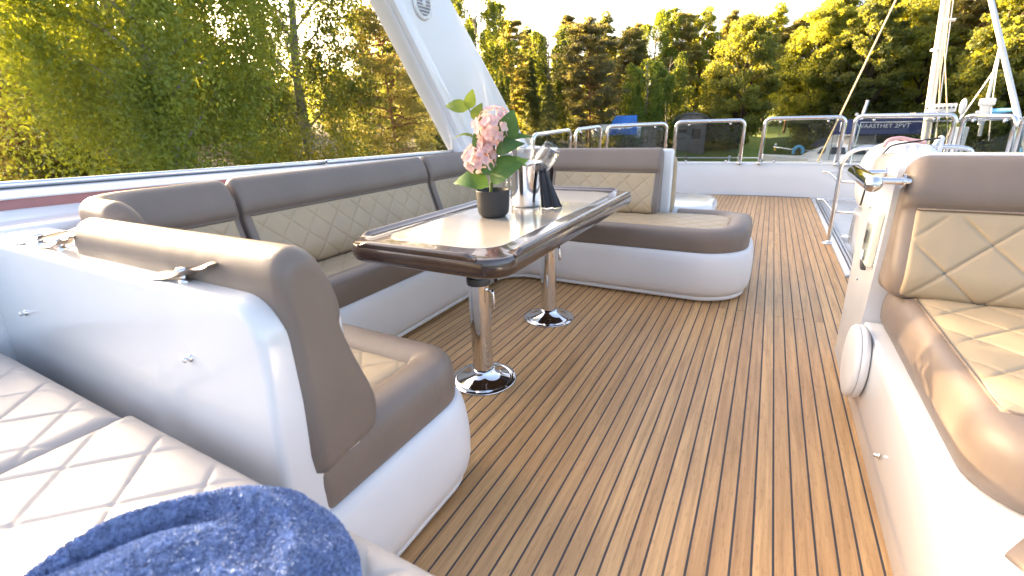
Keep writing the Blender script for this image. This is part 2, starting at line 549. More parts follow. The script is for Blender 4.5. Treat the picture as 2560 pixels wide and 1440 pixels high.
MT = dict(
    teak=teakmat(),
    caulk=pmat('caulk', (0.050, 0.046, 0.052), 0.6, var=0.2),
    gel=pmat('white_gelcoat', (0.73, 0.73, 0.735), 0.2, var=0.025, vscale=2.0, coat=0.6, rvar=0.06),
    gelmatte=pmat('white_upholstery_shell', (0.70, 0.70, 0.71), 0.42, var=0.03, vscale=3.0, rvar=0.08),
    red=pmat('red_stripe', (0.34, 0.135, 0.130), 0.35, var=0.12, vscale=12),
    taupe=pmat('taupe_leather', (0.192, 0.149, 0.122), 0.45, var=0.06, vscale=5, wrinkle=0.14, bump=0.12, bscale=900, rvar=0.06),
    tan=pmat('tan_leather', (0.43, 0.325, 0.205), 0.45, var=0.05, vscale=5, wrinkle=0.12, bump=0.12, bscale=900, rvar=0.06),
    cream=pmat('cream_leather', (0.41, 0.375, 0.35), 0.5, var=0.04, vscale=5, wrinkle=0.12, bump=0.12, bscale=900, rvar=0.05),
    seam=pmat('stitch_thread', (0.10, 0.075, 0.06), 0.7),
    chrome=pmat('polished_steel', (0.74, 0.74, 0.75), 0.07, metal=1.0, var=0.02, rvar=0.03),
    satin=pmat('satin_polished_steel', (0.86, 0.86, 0.87), 0.13, metal=1.0, var=0.02),
    steel=pmat('brushed_steel', (0.55, 0.55, 0.56), 0.28, metal=1.0, var=0.05),
    wood=pmat('brown_lacquer', (0.046, 0.026, 0.020), 0.22, var=0.25, vscale=9, coat=0.9, stretch=(1, 0.15, 1)),
    inlay=pmat('beige_lacquer_inlay', (0.54, 0.475, 0.39), 0.2, var=0.02, coat=1.0),
    black=pmat('black_rubber', (0.012, 0.012, 0.013), 0.5),
    dark=pmat('charcoal_plastic', (0.045, 0.046, 0.05), 0.45),
    pot=pmat('charcoal_ceramic', (0.028, 0.027, 0.028), 0.62, var=0.1),
    soil=pmat('soil', (0.03, 0.02, 0.012), 0.9, var=0.5, vscale=120),
    stem=pmat('green_stem', (0.13, 0.17, 0.035), 0.5, var=0.3, vscale=40),
    napkin=pmat('dark_napkin', (0.014, 0.016, 0.022), 0.85, bump=0.5, bscale=900, sheen=0.3),
    towel=pmat('blue_terry', (0.24, 0.32, 0.52), 1.0, var=0.22, vscale=60, bump=0.6, bscale=400, spec=0.0),
    plastic=pmat('white_plastic', (0.80, 0.80, 0.79), 0.35, var=0.02),
    ivory=pmat('ivory_plastic', (0.74, 0.74, 0.64), 0.3, var=0.03),
    grey=pmat('grey_panel', (0.42, 0.45, 0.48), 0.35, var=0.04),
    lilac=pmat('pale_step', (0.55, 0.50, 0.46), 0.5, var=0.05),
    grille=pmat('grey_grille', (0.33, 0.34, 0.38), 0.5),
    pink=pmat('faded_pink_tube', (0.75, 0.42, 0.40), 0.5),
    yellow=pmat('yellow_plastic', (0.85, 0.48, 0.03), 0.5),
    navy=pmat('navy_canvas', (0.015, 0.03, 0.11), 0.8, var=0.15),
    bluecover=pmat('light_blue_canvas', (0.10, 0.38, 0.62), 0.8, var=0.15),
    tarp=pmat('blue_tarp', (0.01, 0.16, 0.55), 0.5, var=0.25, vscale=1.5),
    mast=pmat('mast_aluminium', (0.72, 0.68, 0.62), 0.35, metal=0.25, var=0.04),
    rope=pmat('rope', (0.52, 0.43, 0.28), 0.8, var=0.2, vscale=30),
    hull=pmat('boat_white', (0.80, 0.80, 0.80), 0.3, var=0.03, vscale=0.6),
    window=pmat('dark_window', (0.02, 0.025, 0.03), 0.1),
    grass=pmat('grass_bank', (0.085, 0.125, 0.022), 0.9, var=0.4, vscale=1.2, bump=1.0, bscale=8),
    ground=pmat('forest_ground', (0.115, 0.085, 0.040), 0.95, var=0.5, vscale=0.7, bump=1.0, bscale=5),
    bark=pmat('bark', (0.085, 0.062, 0.045), 0.9, var=0.45, vscale=8, bump=1.0, bscale=18, stretch=(1, 1, 0.25)),
    pinebark=pmat('pine_bark', (0.26, 0.125, 0.065), 0.9, var=0.4, vscale=3, bump=1.0, bscale=14, stretch=(1, 1, 0.3)),
    birchbark=pmat('birch_bark', (0.22, 0.20, 0.17), 0.8, var=0.45, vscale=5, stretch=(1, 1, 2.5)),
    wooddock=pmat('dock_timber', (0.20, 0.165, 0.13), 0.85, var=0.35, vscale=4, stretch=(1, 6, 1)),
    shed=pmat('shed_boards', (0.20, 0.17, 0.15), 0.85, var=0.25, vscale=3),
    roof=pmat('shed_roof', (0.16, 0.17, 0.20), 0.6, var=0.15),
    pane=glassmat('smoked_pane', (0.66, 0.70, 0.71), 0.8),
    clear=glassmat('clear_plastic', (0.985, 0.99, 0.99), 2.0),
    lamp=glassmat('frosted_lens', (0.7, 0.74, 0.76), 1.0, 0.3),
    leaf_plant=leafmat('hydrangea_leaf', (0.062, 0.145, 0.045), (0.15, 0.30, 0.05), 0.28, 0.2, 14),
    leaf_light=leafmat('young_leaf', (0.17, 0.25, 0.05), (0.32, 0.42, 0.06), 0.35, 0.2, 14),
    petal=leafmat('pink_petal', (0.86, 0.63, 0.62), (0.90, 0.62, 0.58), 0.38, 0.20, 26, 0.75),
    birch=leafmat('birch_foliage', (0.105, 0.170, 0.048), (0.36, 0.40, 0.035), 0.42, 0.45, 0.7),
    decid=leafmat('deciduous_foliage', (0.140, 0.180, 0.062), (0.54, 0.53, 0.06), 0.50, 0.4, 0.5),
    pine=leafmat('pine_needles', (0.160, 0.160, 0.074), (0.50, 0.44, 0.09), 0.45, 0.4, 0.5),
    spruce=leafmat('spruce_needles', (0.110, 0.140, 0.052), (0.34, 0.35, 0.07), 0.38, 0.35, 0.6),
    shrub=leafmat('shrub_foliage', (0.110, 0.145, 0.038), (0.44, 0.40, 0.035), 0.40, 0.4, 0.8),
)

def watermat():
    m, nt, b = newmat('water')
    b.inputs['Base Color'].default_value = (0.02, 0.035, 0.03, 1)
    b.inputs['Roughness'].default_value = 0.06
    tc = nt.nodes.new('ShaderNodeTexCoord')
    nz = nt.nodes.new('ShaderNodeTexNoise'); nz.inputs['Scale'].default_value = 1.6; nz.inputs['Detail'].default_value = 4
    nt.links.new(tc.outputs['Object'], nz.inputs['Vector'])
    bp = nt.nodes.new('ShaderNodeBump'); bp.inputs['Strength'].default_value = 0.25; bp.inputs['Distance'].default_value = 0.1
    nt.links.new(nz.outputs['Fac'], bp.inputs['Height']); nt.links.new(bp.outputs[0], b.inputs['Normal'])
    return m
MT['water'] = watermat()

# ================================================================== SETTING: water and shore
WATER_Z = -3.6

def az_of(px):
    """bearing (degrees left of +Y) of an image column near the horizon"""
    y = 300.0
    v = _right*((px-1280)/1138.0)+_down*((y-720)/1138.0)+_f
    return math.degrees(math.atan2(-v[0], v[1]))

def polar(az, r, z=0.0):
    return Vector((-math.sin(R_(az))*r, math.cos(R_(az))*r, z))

def shore_r(az):
    # distance from the deck to the shoreline for a bearing
    return float(np.interp(az, [-60, -25, 0, 15, 28, 40, 52, 80, 120], [75, 62, 54, 50, 40, 22, 10.5, 9.5, 12]))

def ground_z(az, r):
    s = shore_r(az)
    e = r-s
    if e < 0: return WATER_Z-0.5-0.05*min(-e, 10)
    left = min(max((az-30)/20, 0), 1)
    k = float(np.interp(e, [0, 1.5, 6, 14, 30, 70, 160], [0, 0.30, 0.62, 0.80, 1.0, 1.5, 2.6]))
    return WATER_Z-0.3+k*(2.9+0.8*left)

def build_ground():
    azs = np.linspace(-75, 125, 161)
    rs = np.concatenate([np.linspace(6, 30, 40), np.linspace(31, 90, 60), np.linspace(95, 420, 14)])
    V = []
    for a in azs:
        for r in rs:
            p = polar(a, r)
            n = 0.18*math.sin(p.x*0.9+1.3*p.y*0.4)+0.15*math.sin(p.y*1.3-p.x*0.5)
            V.append((p.x, p.y, ground_z(a, r)+n*min(1, max(0, (r-shore_r(a))/5))))
    return np.array(V), gridfaces(len(azs), len(rs), flip=True)

def groundmat():
    m, nt, b = newmat('shore_ground')
    tc = nt.nodes.new('ShaderNodeTexCoord')
    nz = nt.nodes.new('ShaderNodeTexNoise'); nz.inputs['Scale'].default_value = 0.16; nz.inputs['Detail'].default_value = 7
    n2 = nt.nodes.new('ShaderNodeTexNoise'); n2.inputs['Scale'].default_value = 3.5; n2.inputs['Detail'].default_value = 6
    nt.links.new(tc.outputs['Object'], nz.inputs['Vector']); nt.links.new(tc.outputs['Object'], n2.inputs['Vector'])
    sx = nt.nodes.new('ShaderNodeSeparateXYZ'); nt.links.new(tc.outputs['Object'], sx.inputs[0])
    mr = nt.nodes.new('ShaderNodeMapRange'); mr.inputs['From Min'].default_value = -14; mr.inputs['From Max'].default_value = -4
    nt.links.new(sx.outputs[0], mr.inputs[0])
    ad = nt.nodes.new('ShaderNodeMath'); ad.operation = 'MULTIPLY_ADD'; ad.inputs[1].default_value = 0.9; ad.inputs[2].default_value = -0.45
    nt.links.new(nz.outputs['Fac'], ad.inputs[0])
    a2 = nt.nodes.new('ShaderNodeMath'); a2.operation = 'ADD'; a2.use_clamp = True
    nt.links.new(mr.outputs[0], a2.inputs[0]); nt.links.new(ad.outputs[0], a2.inputs[1])
    rA = nt.nodes.new('ShaderNodeValToRGB'); rB = nt.nodes.new('ShaderNodeValToRGB')
    rA.color_ramp.elements[0].color = (0.055, 0.038, 0.020, 1); rA.color_ramp.elements[1].color = (0.20, 0.15, 0.075, 1)
    rB.color_ramp.elements[0].color = (0.13, 0.185, 0.035, 1); rB.color_ramp.elements[1].color = (0.22, 0.29, 0.065, 1)
    nt.links.new(n2.outputs['Fac'], rA.inputs[0]); nt.links.new(n2.outputs['Fac'], rB.inputs[0])
    mx = nt.nodes.new('ShaderNodeMixRGB')
    nt.links.new(a2.outputs[0], mx.inputs[0]); nt.links.new(rA.outputs[0], mx.inputs[1]); nt.links.new(rB.outputs[0], mx.inputs[2])
    nt.links.new(mx.outputs[0], b.inputs['Base Color'])
    b.inputs['Roughness'].default_value = 0.95
    bp = nt.nodes.new('ShaderNodeBump'); bp.inputs['Strength'].default_value = 1.0; bp.inputs['Distance'].default_value = 0.15
    nt.links.new(n2.outputs['Fac'], bp.inputs['Height']); nt.links.new(bp.outputs[0], b.inputs['Normal'])
    return m
tag(obj('shore_ground', build_ground(), groundmat()), kind='structure')
wv = np.array([(-700, -700, WATER_Z), (700, -700, WATER_Z), (700, 900, WATER_Z), (-700, 900, WATER_Z)])
tag(obj('water', (wv, [[0, 1, 2, 3]]), MT['water'], smooth=False), kind='structure')

# ================================================================== SETTING: the flybridge deck of teak planks
PITCH_X = 0.0497
SEAM0 = 0.157      # a seam runs here
deck_v = [(-2.55, -1.2, -0.0012), (1.9, -1.2, -0.0012), (1.9, 3.84, -0.0012), (0.60, 3.84, -0.0012), (0.60, 7.9, -0.0012), (-2.55, 7.9, -0.0012)]
deck = tag(obj('deck', (np.array(deck_v), [[0, 1, 2, 3, 4, 5]]), MT['caulk'], smooth=False), kind='structure')

def plank_mesh(w, l):
    b = 0.0005
    vf = rbox(0.002, w-0.002, 0, l, -0.010, 0.0, b, 1)
    me = bpy.data.meshes.new('plank')
    me.from_pydata(vf[0].tolist(), [], vf[1]); me.materials.append(MT['teak'])
    return me
_pm = {}
def plank(x, y0, y1, jog):
    w = PITCH_X-0.0042
    key = round(y1-y0, 3)
    if key not in _pm: _pm[key] = plank_mesh(w+0.002, y1-y0)
    o = bpy.data.objects.new('plank', _pm[key]); COL.objects.link(o); o.parent = deck
    o.location = (x, y0, jog)
BUTT = 2.873
k0 = int(math.floor((-2.45-SEAM0)/PITCH_X)); k1 = int(math.ceil((1.05-SEAM0)/PITCH_X))
prng = random.Random(3)
for k in range(k0, k1):
    x = SEAM0+k*PITCH_X
    yend = 7.62-0.045*(x-0.1)**2 if x < 0.56 else 3.82
    if x > 0.57 and x < 0.60: continue
    jog = prng.uniform(-0.0006, 0.0004)
    ystart = 0.25 if x < -0.25 else 0.0
    if k % 2 == 0:
        plank(x, ystart, round(BUTT-0.001, 3), jog); plank(x, BUTT+0.001, round(yend, 3), jog+prng.uniform(-0.0004, 0.0004))
    else:
        y2 = 5.2 if x < 0.56 else yend
        plank(x, ystart, round(min(y2, yend)-0.001, 3), jog)
        if yend > 5.3: plank(x, 5.201, round(yend, 3), jog+0.0003)

# yacht body below the flybridge (out of sight from the deck)
def hull_body():
    V = []; secs = []
    ys = [-4.5, -2, 2, 6, 9, 11.5, 13.2]
    hw = [2.1, 2.35, 2.4, 2.3, 1.9, 1.1, 0.12]
    for y, w in zip(ys, hw):
        c = -0.25
        secs.append([(c-w*0.8, y, WATER_Z-0.4), (c-w*1.05, y, WATER_Z+1.0), (c-w*1.12, y, WATER_Z+2.0), (c+w*1.12, y, WATER_Z+2.0), (c+w*1.05, y, WATER_Z+1.0), (c+w*0.8, y, WATER_Z-0.4)])
    V = np.array(secs).reshape(-1, 3); K = 6; F = []
    for i in range(len(ys)-1):
        for k in range(K):
            l = (k+1) % K
            F.append([i*K+k, (i+1)*K+k, (i+1)*K+l, i*K+l])
    F.append(list(range(K))); F.append([(len(ys)-1)*K+k for k in range(K)][::-1])
    return V, F
hull = tag(obj('yacht_hull', hull_body(), MT['hull'], smooth=False), kind='structure')
obj('superstructure', rbox(-2.5, 1.95, -2.0, 7.4, WATER_Z+1.95, -0.05, 0.25, 4), MT['hull'], hull)

# ================================================================== port side coaming, red stripe and rail
RAILZ = lambda y: float(np.interp(y, [-1, 0.6, 2.08, 3.37, 5.2], [0.965, 0.943, 0.909, 0.889, 0.872]))
coam = thing('side_coaming', (-2.4, 2.0, 0.0), 'white glossy side coaming with a red stripe, along the port rail behind the long sofa', 'coaming')
def coaming_strip(prof):
    """prof: list of (x, dz below rail or absolute fn)"""
    ys = np.linspace(-1.0, 5.1, 62)
    V = []
    for y in ys:
        zr = RAILZ(y)
        for x, f in prof: V.append((x, y, f(zr)))
    return np.array(V), gridfaces(len(ys), len(prof))
obj('inner_ledge', coaming_strip([(-2.14, lambda z: 0.10), (-2.14, lambda z: 0.80), (-2.15, lambda z: 0.822), (-2.17, lambda z: 0.83), (-2.24, lambda z: 0.833), (-2.28, lambda z: 0.84), (-2.305, lambda z: z-0.078), (-2.32, lambda z: z-0.074)]), MT['gel'], coam)
obj('red_stripe', coaming_strip([(-2.3205, lambda z: z-0.074), (-2.326, lambda z: z-0.04)]), MT['red'], coam)
obj('outer_ledge', coaming_strip([(-2.322, lambda z: z-0.0395), (-2.318, lambda z: z-0.037), (-2.33, lambda z: z-0.031), (-2.40, lambda z: z-0.024), (-2.46, lambda z: z-0.016), (-2.50, lambda z: z-0.0125), (-2.54, lambda z: z-0.018), (-2.58, lambda z: z-0.06), (-2.62, lambda z: z-0.3), (-2.6, lambda z: z-1.4)]), MT['gel'], coam)
rail = thing('side_rail', (-2.5, 2.0, 0.9), 'long polished steel rail running along the top of the port coaming', 'rail')
ys = np.linspace(-1.0, 2.09, 30)
obj('tube', tube([(-2.5, y, RAILZ(y)) for y in ys], 0.013, 12), MT['chrome'], rail)
ys = np.linspace(2.10, 4.2, 24)
obj('tube', tube([(-2.5, y, RAILZ(y)) for y in ys], 0.013, 12), MT['chrome'], rail)
obj('joint_sleeve', tube([(-2.5, 2.085, RAILZ(2.085)), (-2.5, 2.105, RAILZ(2.1))], 0.0105, 12), MT['black'], rail)

# ================================================================== aft fibreglass moulding between sofa and sun pad
mould = thing('fibreglass_moulding', (-1.5, 0.42, 0.0), 'glossy white fibreglass bulkhead standing between the quilted sun pad and the aft sofa', 'bulkhead')
def mould_shape():
    def fn(c):
        y = c.y
        if c.z > 0.5 and y < 0.43: y += 0.045
        return (c.x, y, c.z)
    bm = bmesh.new()
    bmesh.ops.create_cube(bm, size=1)
    x0, x1, y0, y1, z0, z1 = -2.139, -0.735, 0.372, 0.60, 0.0, 0.82
    for v in bm.verts:
        v.co = Vector(((x0+x1)/2+v.co.x*(x1-x0), (y0+y1)/2+v.co.y*(y1-y0), (z0+z1)/2+v.co.z*(z1-z0)))
        v.co = Vector(fn(v.co))
    ed = [e for e in bm.edges if all(v.co.x > -1 for v in e.verts) and all(v.co.z > 0.5 for v in e.verts)]
    bmesh.ops.bevel(bm, geom=ed, offset=0.085, segments=8, profile=0.5, affect='EDGES')
    ed = [e for e in bm.edges if e.is_manifold and e.calc_face_angle(0) > 0.6 and not all(v.co.z < 0.01 for v in e.verts)]
    bmesh.ops.bevel(bm, geom=ed, offset=0.018, segments=4, profile=0.5, affect='EDGES')
    bm.verts.index_update()
    V = np.array([v.co[:] for v in bm.verts]); F = [[v.index for v in f.verts] for f in bm.faces]
    bm.free()
    return V, F
obj('shell', mould_shape(), MT['gel'], mould, angle=40)
for (x, z) in ((-1.88, 0.616), (-0.98, 0.672)):
    yy = 0.372+0.045*(z/0.82)
    obj('stud', lathe([(0.009, 0.0), (0.009, 0.003), (0.005, 0.004), (0.0045, 0.009), (0.007, 0.010), (0.006, 0.014), (0.0, 0.016)], (x, yy, z), 14, (0, -1, 0.06)), MT['chrome'], mould)

# ================================================================== corner sofa
sofa = thing('corner_sofa', (-1.5, 2.0, 0.0), 'large U-shaped taupe and tan quilted leather sofa wrapped around the dining table', 'sofa')
BASE_PATH = ([(-0.717, 0.38), (-0.717, 0.86)] + arc(-0.867, 0.90, 0.15, 0, 90, 10) + [(-1.44, 1.05)] +
             arc(-1.44, 1.243, 0.193, 270, 180, 8)[1:] + [(-1.633, 2.70)] + arc(-1.445, 2.70, 0.188, 180, 90, 8)[1:] +
             [(-0.32, 2.888)] + arc(-0.32, 3.19, 0.302, 270, 360, 14) + [(-0.018, 3.42)] + arc(-0.318, 3.42, 0.30, 0, 90, 12)[1:] + [(-0.9, 3.72)])
BASE_PROF = [(0.05, 0.0), (0.05, 0.010), (0.03, 0.012), (0.012, 0.014), (0.006, 0.02), (0.006, 0.032), (0.012, 0.037), (0.012, 0.040), (0.0, 0.046),
             (-0.014, 0.07), (-0.022, 0.11), (-0.024, 0.16), (-0.022, 0.21), (-0.016, 0.26), (-0.008, 0.295), (0.002, 0.314), (0.014, 0.322), (0.026, 0.320), (0.034, 0.308), (0.036, 0.28)]
obj('seat_base', ribbon(BASE_PATH, BASE_PROF, side=1, ds=0.02), MT['gelmatte'], sofa)
# seat bolsters (closed cross section, n measured inward)
SEAT_PROF = smooth_curve([(0.02, 0.315), (0.012, 0.36), (0.014, 0.41), (0.03, 0.445), (0.07, 0.460), (0.11, 0.455), (0.145, 0.435), (0.16, 0.40), (0.16, 0.32), (0.09, 0.312)], 3, True)
def path_between(path, a, b):
    p, t = resample(np.asarray(path, float), 0.01)
    m = (t >= a) & (t <= b)
    return p[m]
bp, bt = resample(np.asarray(BASE_PATH, float), 0.01)
def s_at(x, y):
    return bt[np.argmin((bp[:, 0]-x)**2+(bp[:, 1]-y)**2)]
S_A0, S_A1 = s_at(-0.717, 0.47), s_at(-1.46, 1.05)
S_L0, S_L1 = s_at(-1.55, 1.10), s_at(-1.62, 2.76)
S_F0, S_F1 = s_at(-1.50, 2.87), s_at(-0.55, 3.72)
CURVES = {}
def seat_cushion(s0, s1, hump=None):
    o = obj('seat_cushion', sweep(path_between(BASE_PATH, s0, s1), SEAT_PROF, side=1, ds=0.02, ends=(0.02, 0.02), wave=hump), MT['taupe'], sofa)
    return o
c_aft = seat_cushion(S_A0, S_A1)
c_left = seat_cushion(S_L0, S_L1)
Lf = S_F1-S_F0
s_end = s_at(-0.018, 3.3)-S_F0
def hump(s, q):
    k = math.exp(-((s-s_end)/0.24)**2)
    w = np.zeros_like(q)
    w[:, 1] = 0.035*k*np.clip((q[:, 1]-0.36)/0.08, 0, 1)
    return w
c_fwd = seat_cushion(S_F0, S_F1, hump)
obj('quilted_panel', qgrid(-1.56, -0.855, 0.60, 0.925, 0.437, 0.15, 0.0042), MT['tan'], c_aft)
obj('quilted_panel', qgrid(-2.07, -1.765, 0.95, 2.95, 0.437, 0.15, 0.0042), MT['tan'], c_left)
obj('quilted_panel', qgrid(-1.62, -0.145, 3.015, 3.60, 0.437, 0.15, 0.0042), MT['tan'], c_fwd)
# corner seams on the aft seat bolster
# back cushions
BACK = smooth_curve([(0.0, 0.425), (0.004, 0.60), (0.004, 0.76), (0.0, 0.85), (0.014, 0.888), (0.045, 0.905), (0.078, 0.893), (0.104, 0.855), (0.124, 0.80), (0.128, 0.760), (0.121, 0.735),
                     (0.134, 0.68), (0.153, 0.62), (0.176, 0.555), (0.188, 0.505), (0.184, 0.46), (0.165, 0.432), (0.08, 0.422)], 3, True)
PANEL = smooth_curve([(0.1205, 0.734), (0.134, 0.68), (0.153, 0.62), (0.176, 0.555), (0.188, 0.505), (0.184, 0.46), (0.160, 0.434)], 5)
def back_cushion(path, side, e=(0.035, 0.035), inset=0.026, u0=0.0):
    o = obj('back_cushion', sweep(path, BACK, side=side, ds=0.03, ends=e), MT['taupe'], sofa)
    p, t = resample(np.asarray(path, float), 0.005)
    m = (t > inset) & (t < t[-1]-inset)
    obj('quilted_panel', qpanel(p[m], PANEL, side, 0.15, 0.0042, off=0.0035, u0=u0, v0=0.012), MT['tan'], o)
    # piping along the seam between head roll and panel
    d, nn = plan_normals(p)
    k = np.arange(len(p))[m][::6]
    pts = [(p[i, 0]+side*nn[i, 0]*0.1235, p[i, 1]+side*nn[i, 1]*0.1235, 0.7365) for i in k]
    obj('piping', tube(pts, 0.0035, 6), MT['taupe'], o)
    return o
# aft back (rear plane at y = 0.46, facing +Y), travels +X -> inward is left
back_cushion([(-1.56, 0.462), (-0.715, 0.462)], 1, e=(0.045, 0.038), inset=0.024)
# aft corner cushion
back_cushion([(-2.20, 1.224), (-2.20, 0.87)] + arc(-1.975, 0.87, 0.225, 180, 262, 12) + [(-1.80, 0.636)], 1, e=(0.035, 0.05))
back_cushion([(-2.22, 2.628), (-2.22, 1.250)], 1)
back_cushion([(-1.56, 3.63), (-1.93, 3.63)] + arc(-1.93, 3.34, 0.29, 90, 180, 8)[1:] + [(-2.22, 2.650)], 1)
back_cushion([(-0.675, 3.63), (-1.53, 3.63)], 1, e=(0.03, 0.03))
# straps that tie the back cushions to the bulkhead, each with a turn button
def strap(pa, stud, flap, w=0.026):
    pa, st, fl = Vector(pa), Vector(stud), Vector(flap)
    mid = (pa+st)/2+Vector((0, 0, 0.012))
    pts = smooth_curve([pa, mid, st+Vector((0, 0, 0.016)), fl], 6)
    V = []
    for i, p in enumerate(pts):
        d = pts[min(i+1, len(pts)-1)]-pts[max(i-1, 0)]
        n = np.cross(d, (0, 0, 1)); n /= np.linalg.norm(n)
        tw = 0.010*math.sin(i*0.5)
        for sgn, dz in ((-1, 0), (1, 0), (1, -0.003), (-1, -0.003)):
            V.append(p+n*sgn*w/2+np.array((0, 0, dz+tw*sgn*0.5)))
    F = []
    for i in range(len(pts)-1):
        for k in range(4):
            l = (k+1) % 4
            F.append([i*4+k, i*4+l, (i+1)*4+l, (i+1)*4+k])
    F += [[3, 2, 1, 0], [len(pts)*4-4+k for k in range(4)]]
    o = obj('strap', (np.array(V), F), MT['taupe'], sofa, angle=40)
    obj('turn_button', lathe([(0.012, 0.0), (0.012, 0.004), (0.006, 0.006), (0.0055, 0.020), (0.012, 0.021), (0.013, 0.026), (0.009, 0.030), (0, 0.031)], st, 16), MT['chrome'], o)
strap((-0.90, 0.458, 0.868), (-1.005, 0.450, 0.820), (-1.10, 0.437, 0.826))
strap((-1.52, 0.466, 0.868), (-1.64, 0.470, 0.820), (-1.72, 0.452, 0.826))
strap((-1.70, 0.60, 0.86), (-1.79, 0.472, 0.820), (-1.86, 0.445, 0.826))
# fibreglass shell behind the forward back cushion
obj('drain_hole', lathe([(0.0, 0.0), (0.020, 0.0), (0.022, 0.003)], (-1.607, 2.66, 0.05), 16, (1, 0, 0)), MT['black'], sofa)
obj('back_shell', rbox(-1.95, -0.615, 3.632, 3.70, 0.31, 0.893, 0.02, 3), MT['gel'], sofa)

# forward-facing seat behind the shell with its white base
fseat = thing('forward_seat', (-1.0, 4.0, 0.0), 'tan quilted forward-facing seat with a round white base, behind the sofa backrest', 'seat')
obj('base', slab(rrect(-1.6, -0.33, 3.76, 4.62, 0.30), [(0.02, 0.0), (0, 0.03), (0, 0.40), (0.012, 0.43), (0.03, 0.442), (0.06, 0.446)]), MT['gel'], fseat)
obj('back_cushion', sweep([(-1.9, 3.70), (-0.60, 3.70)], [(n*0.75, z-0.06 if z > 0.6 else z-0.02) for n, z in BACK], side=1, ds=0.04, ends=(0.03, 0.05)), MT['tan'], fseat)

# ================================================================== dining table
table = thing('dining_table', (-1.05, 2.0, 0.0), 'glossy dark brown table with a beige inlay on two polished steel pedestals', 'table')
TX0, TX1, TY0, TY1 = -1.42, -0.69, 1.185, 2.86
TOPZ = 0.690
out = rrect(TX0, TX1, TY0, TY1, 0.115, 10)
top = obj('tabletop', slab(out, [(0.05, TOPZ-0.074), (0.022, TOPZ-0.072), (0.008, TOPZ-0.064), (0.001, TOPZ-0.05), (0.0, TOPZ-0.03), (0.002, TOPZ-0.012), (0.008, TOPZ-0.003), (0.016, TOPZ)]), MT['wood'], table, angle=35)
obj('inlay', slab(rrect(TX0+0.105, TX1-0.105, TY0+0.115, TY1-0.115, 0.11, 10), [(0, TOPZ-0.004), (0, TOPZ+0.0008), (0.0008, TOPZ+0.0015)]), MT['inlay'], top, smooth=False)
def fiddle(a, b, inward):
    a, b, n = np.array(a), np.array(b), np.array(inward)
    L = np.linalg.norm(b-a); d = (b-a)/L
    prof = [(0.001, -0.010), (0.0, 0.004), (0.002, 0.012), (0.008, 0.0165), (0.016, 0.016), (0.024, 0.010), (0.036, 0.004), (0.046, 0.001), (0.046, -0.010)]
    ss = np.concatenate([np.linspace(0, 0.05, 9), np.linspace(0.07, L-0.07, 20), np.linspace(L-0.05, L, 9)])
    V = []
    for s in ss:
        e = min(s, L-s)
        k = np.clip(e/0.05, 0, 1); k = k*k*(3-2*k)
        for o, z in prof:
            zz = z*k if z > 0 else z
            p = a+d*s+n*(o)
            V.append((p[0], p[1], TOPZ+zz-0.001*(1-k)))
    F = gridfaces(len(ss), len(prof)).tolist()
    K = len(prof); F += [list(range(K)), [(len(ss)-1)*K+i for i in range(K)][::-1]]
    return np.array(V), F
IN = 0.0012
for a, b, n in (((TX0+0.10, TY0+IN), (TX1-0.10, TY0+IN), (0, 1)), ((TX1-IN, TY0+0.10), (TX1-IN, TY1-0.10), (-1, 0)),
                ((TX1-0.10, TY1-IN), (TX0+0.10, TY1-IN), (0, -1)), ((TX0+IN, TY1-0.10), (TX0+IN, TY0+0.10), (1, 0))):
    obj('raised_rim', fiddle(a, b, n), MT['wood'], table, angle=50)
def pedestal(x, y, lab, turn):
    col = obj('pedestal', lathe([(0.0, 0.02), (0.046, 0.02), (0.046, 0.468), (0.0, 0.468)], (x, y, 0), 40), MT['chrome'], table, angle=40)
    obj('inner_tube', lathe([(0.036, 0.46), (0.036, TOPZ-0.072)], (x, y, 0), 36), MT['chrome'], col)
    obj('collar', lathe([(0.047, 0.462), (0.050, 0.464), (0.051, 0.472), (0.051, 0.488), (0.048, 0.493), (0.037, 0.494)], (x, y, 0), 36), MT['dark'], col, angle=40)
    obj('base_flange', lathe([(0.148, 0.0), (0.150, 0.003), (0.147, 0.006), (0.128, 0.0075), (0.122, 0.007), (0.116, 0.010), (0.09, 0.019), (0.068, 0.034), (0.056, 0.05), (0.052, 0.058), (0.046, 0.060)], (x, y, 0.0006), 56), MT['chrome'], col)
    for i in range(6):
        a = R_(60*i+turn)
        obj('screw', lathe([(0.0045, 0), (0.004, 0.0015), (0, 0.002)], (x+0.137*math.cos(a), y+0.137*math.sin(a), 0.0068), 10), MT['steel'], col)
    a = R_(turn)
    ca, sa = math.cos(a), math.sin(a)
    hx = lambda r: (x+ca*r, y+sa*r)
    obj('clamp_handle', join([tube([(*hx(0.044), 0.445), (*hx(0.082), 0.445)], 0.006, 10), tube([(*hx(0.078), 0.452), (*hx(0.083), 0.43), (*hx(0.086), 0.39), (*hx(0.086), 0.375)], [0.007, 0.006, 0.0075, 0.007], 10)]), MT['chrome'], col)
pedestal(-1.017, 1.542, 'near', -12)
pedestal(-1.030, 2.307, 'far', -20)

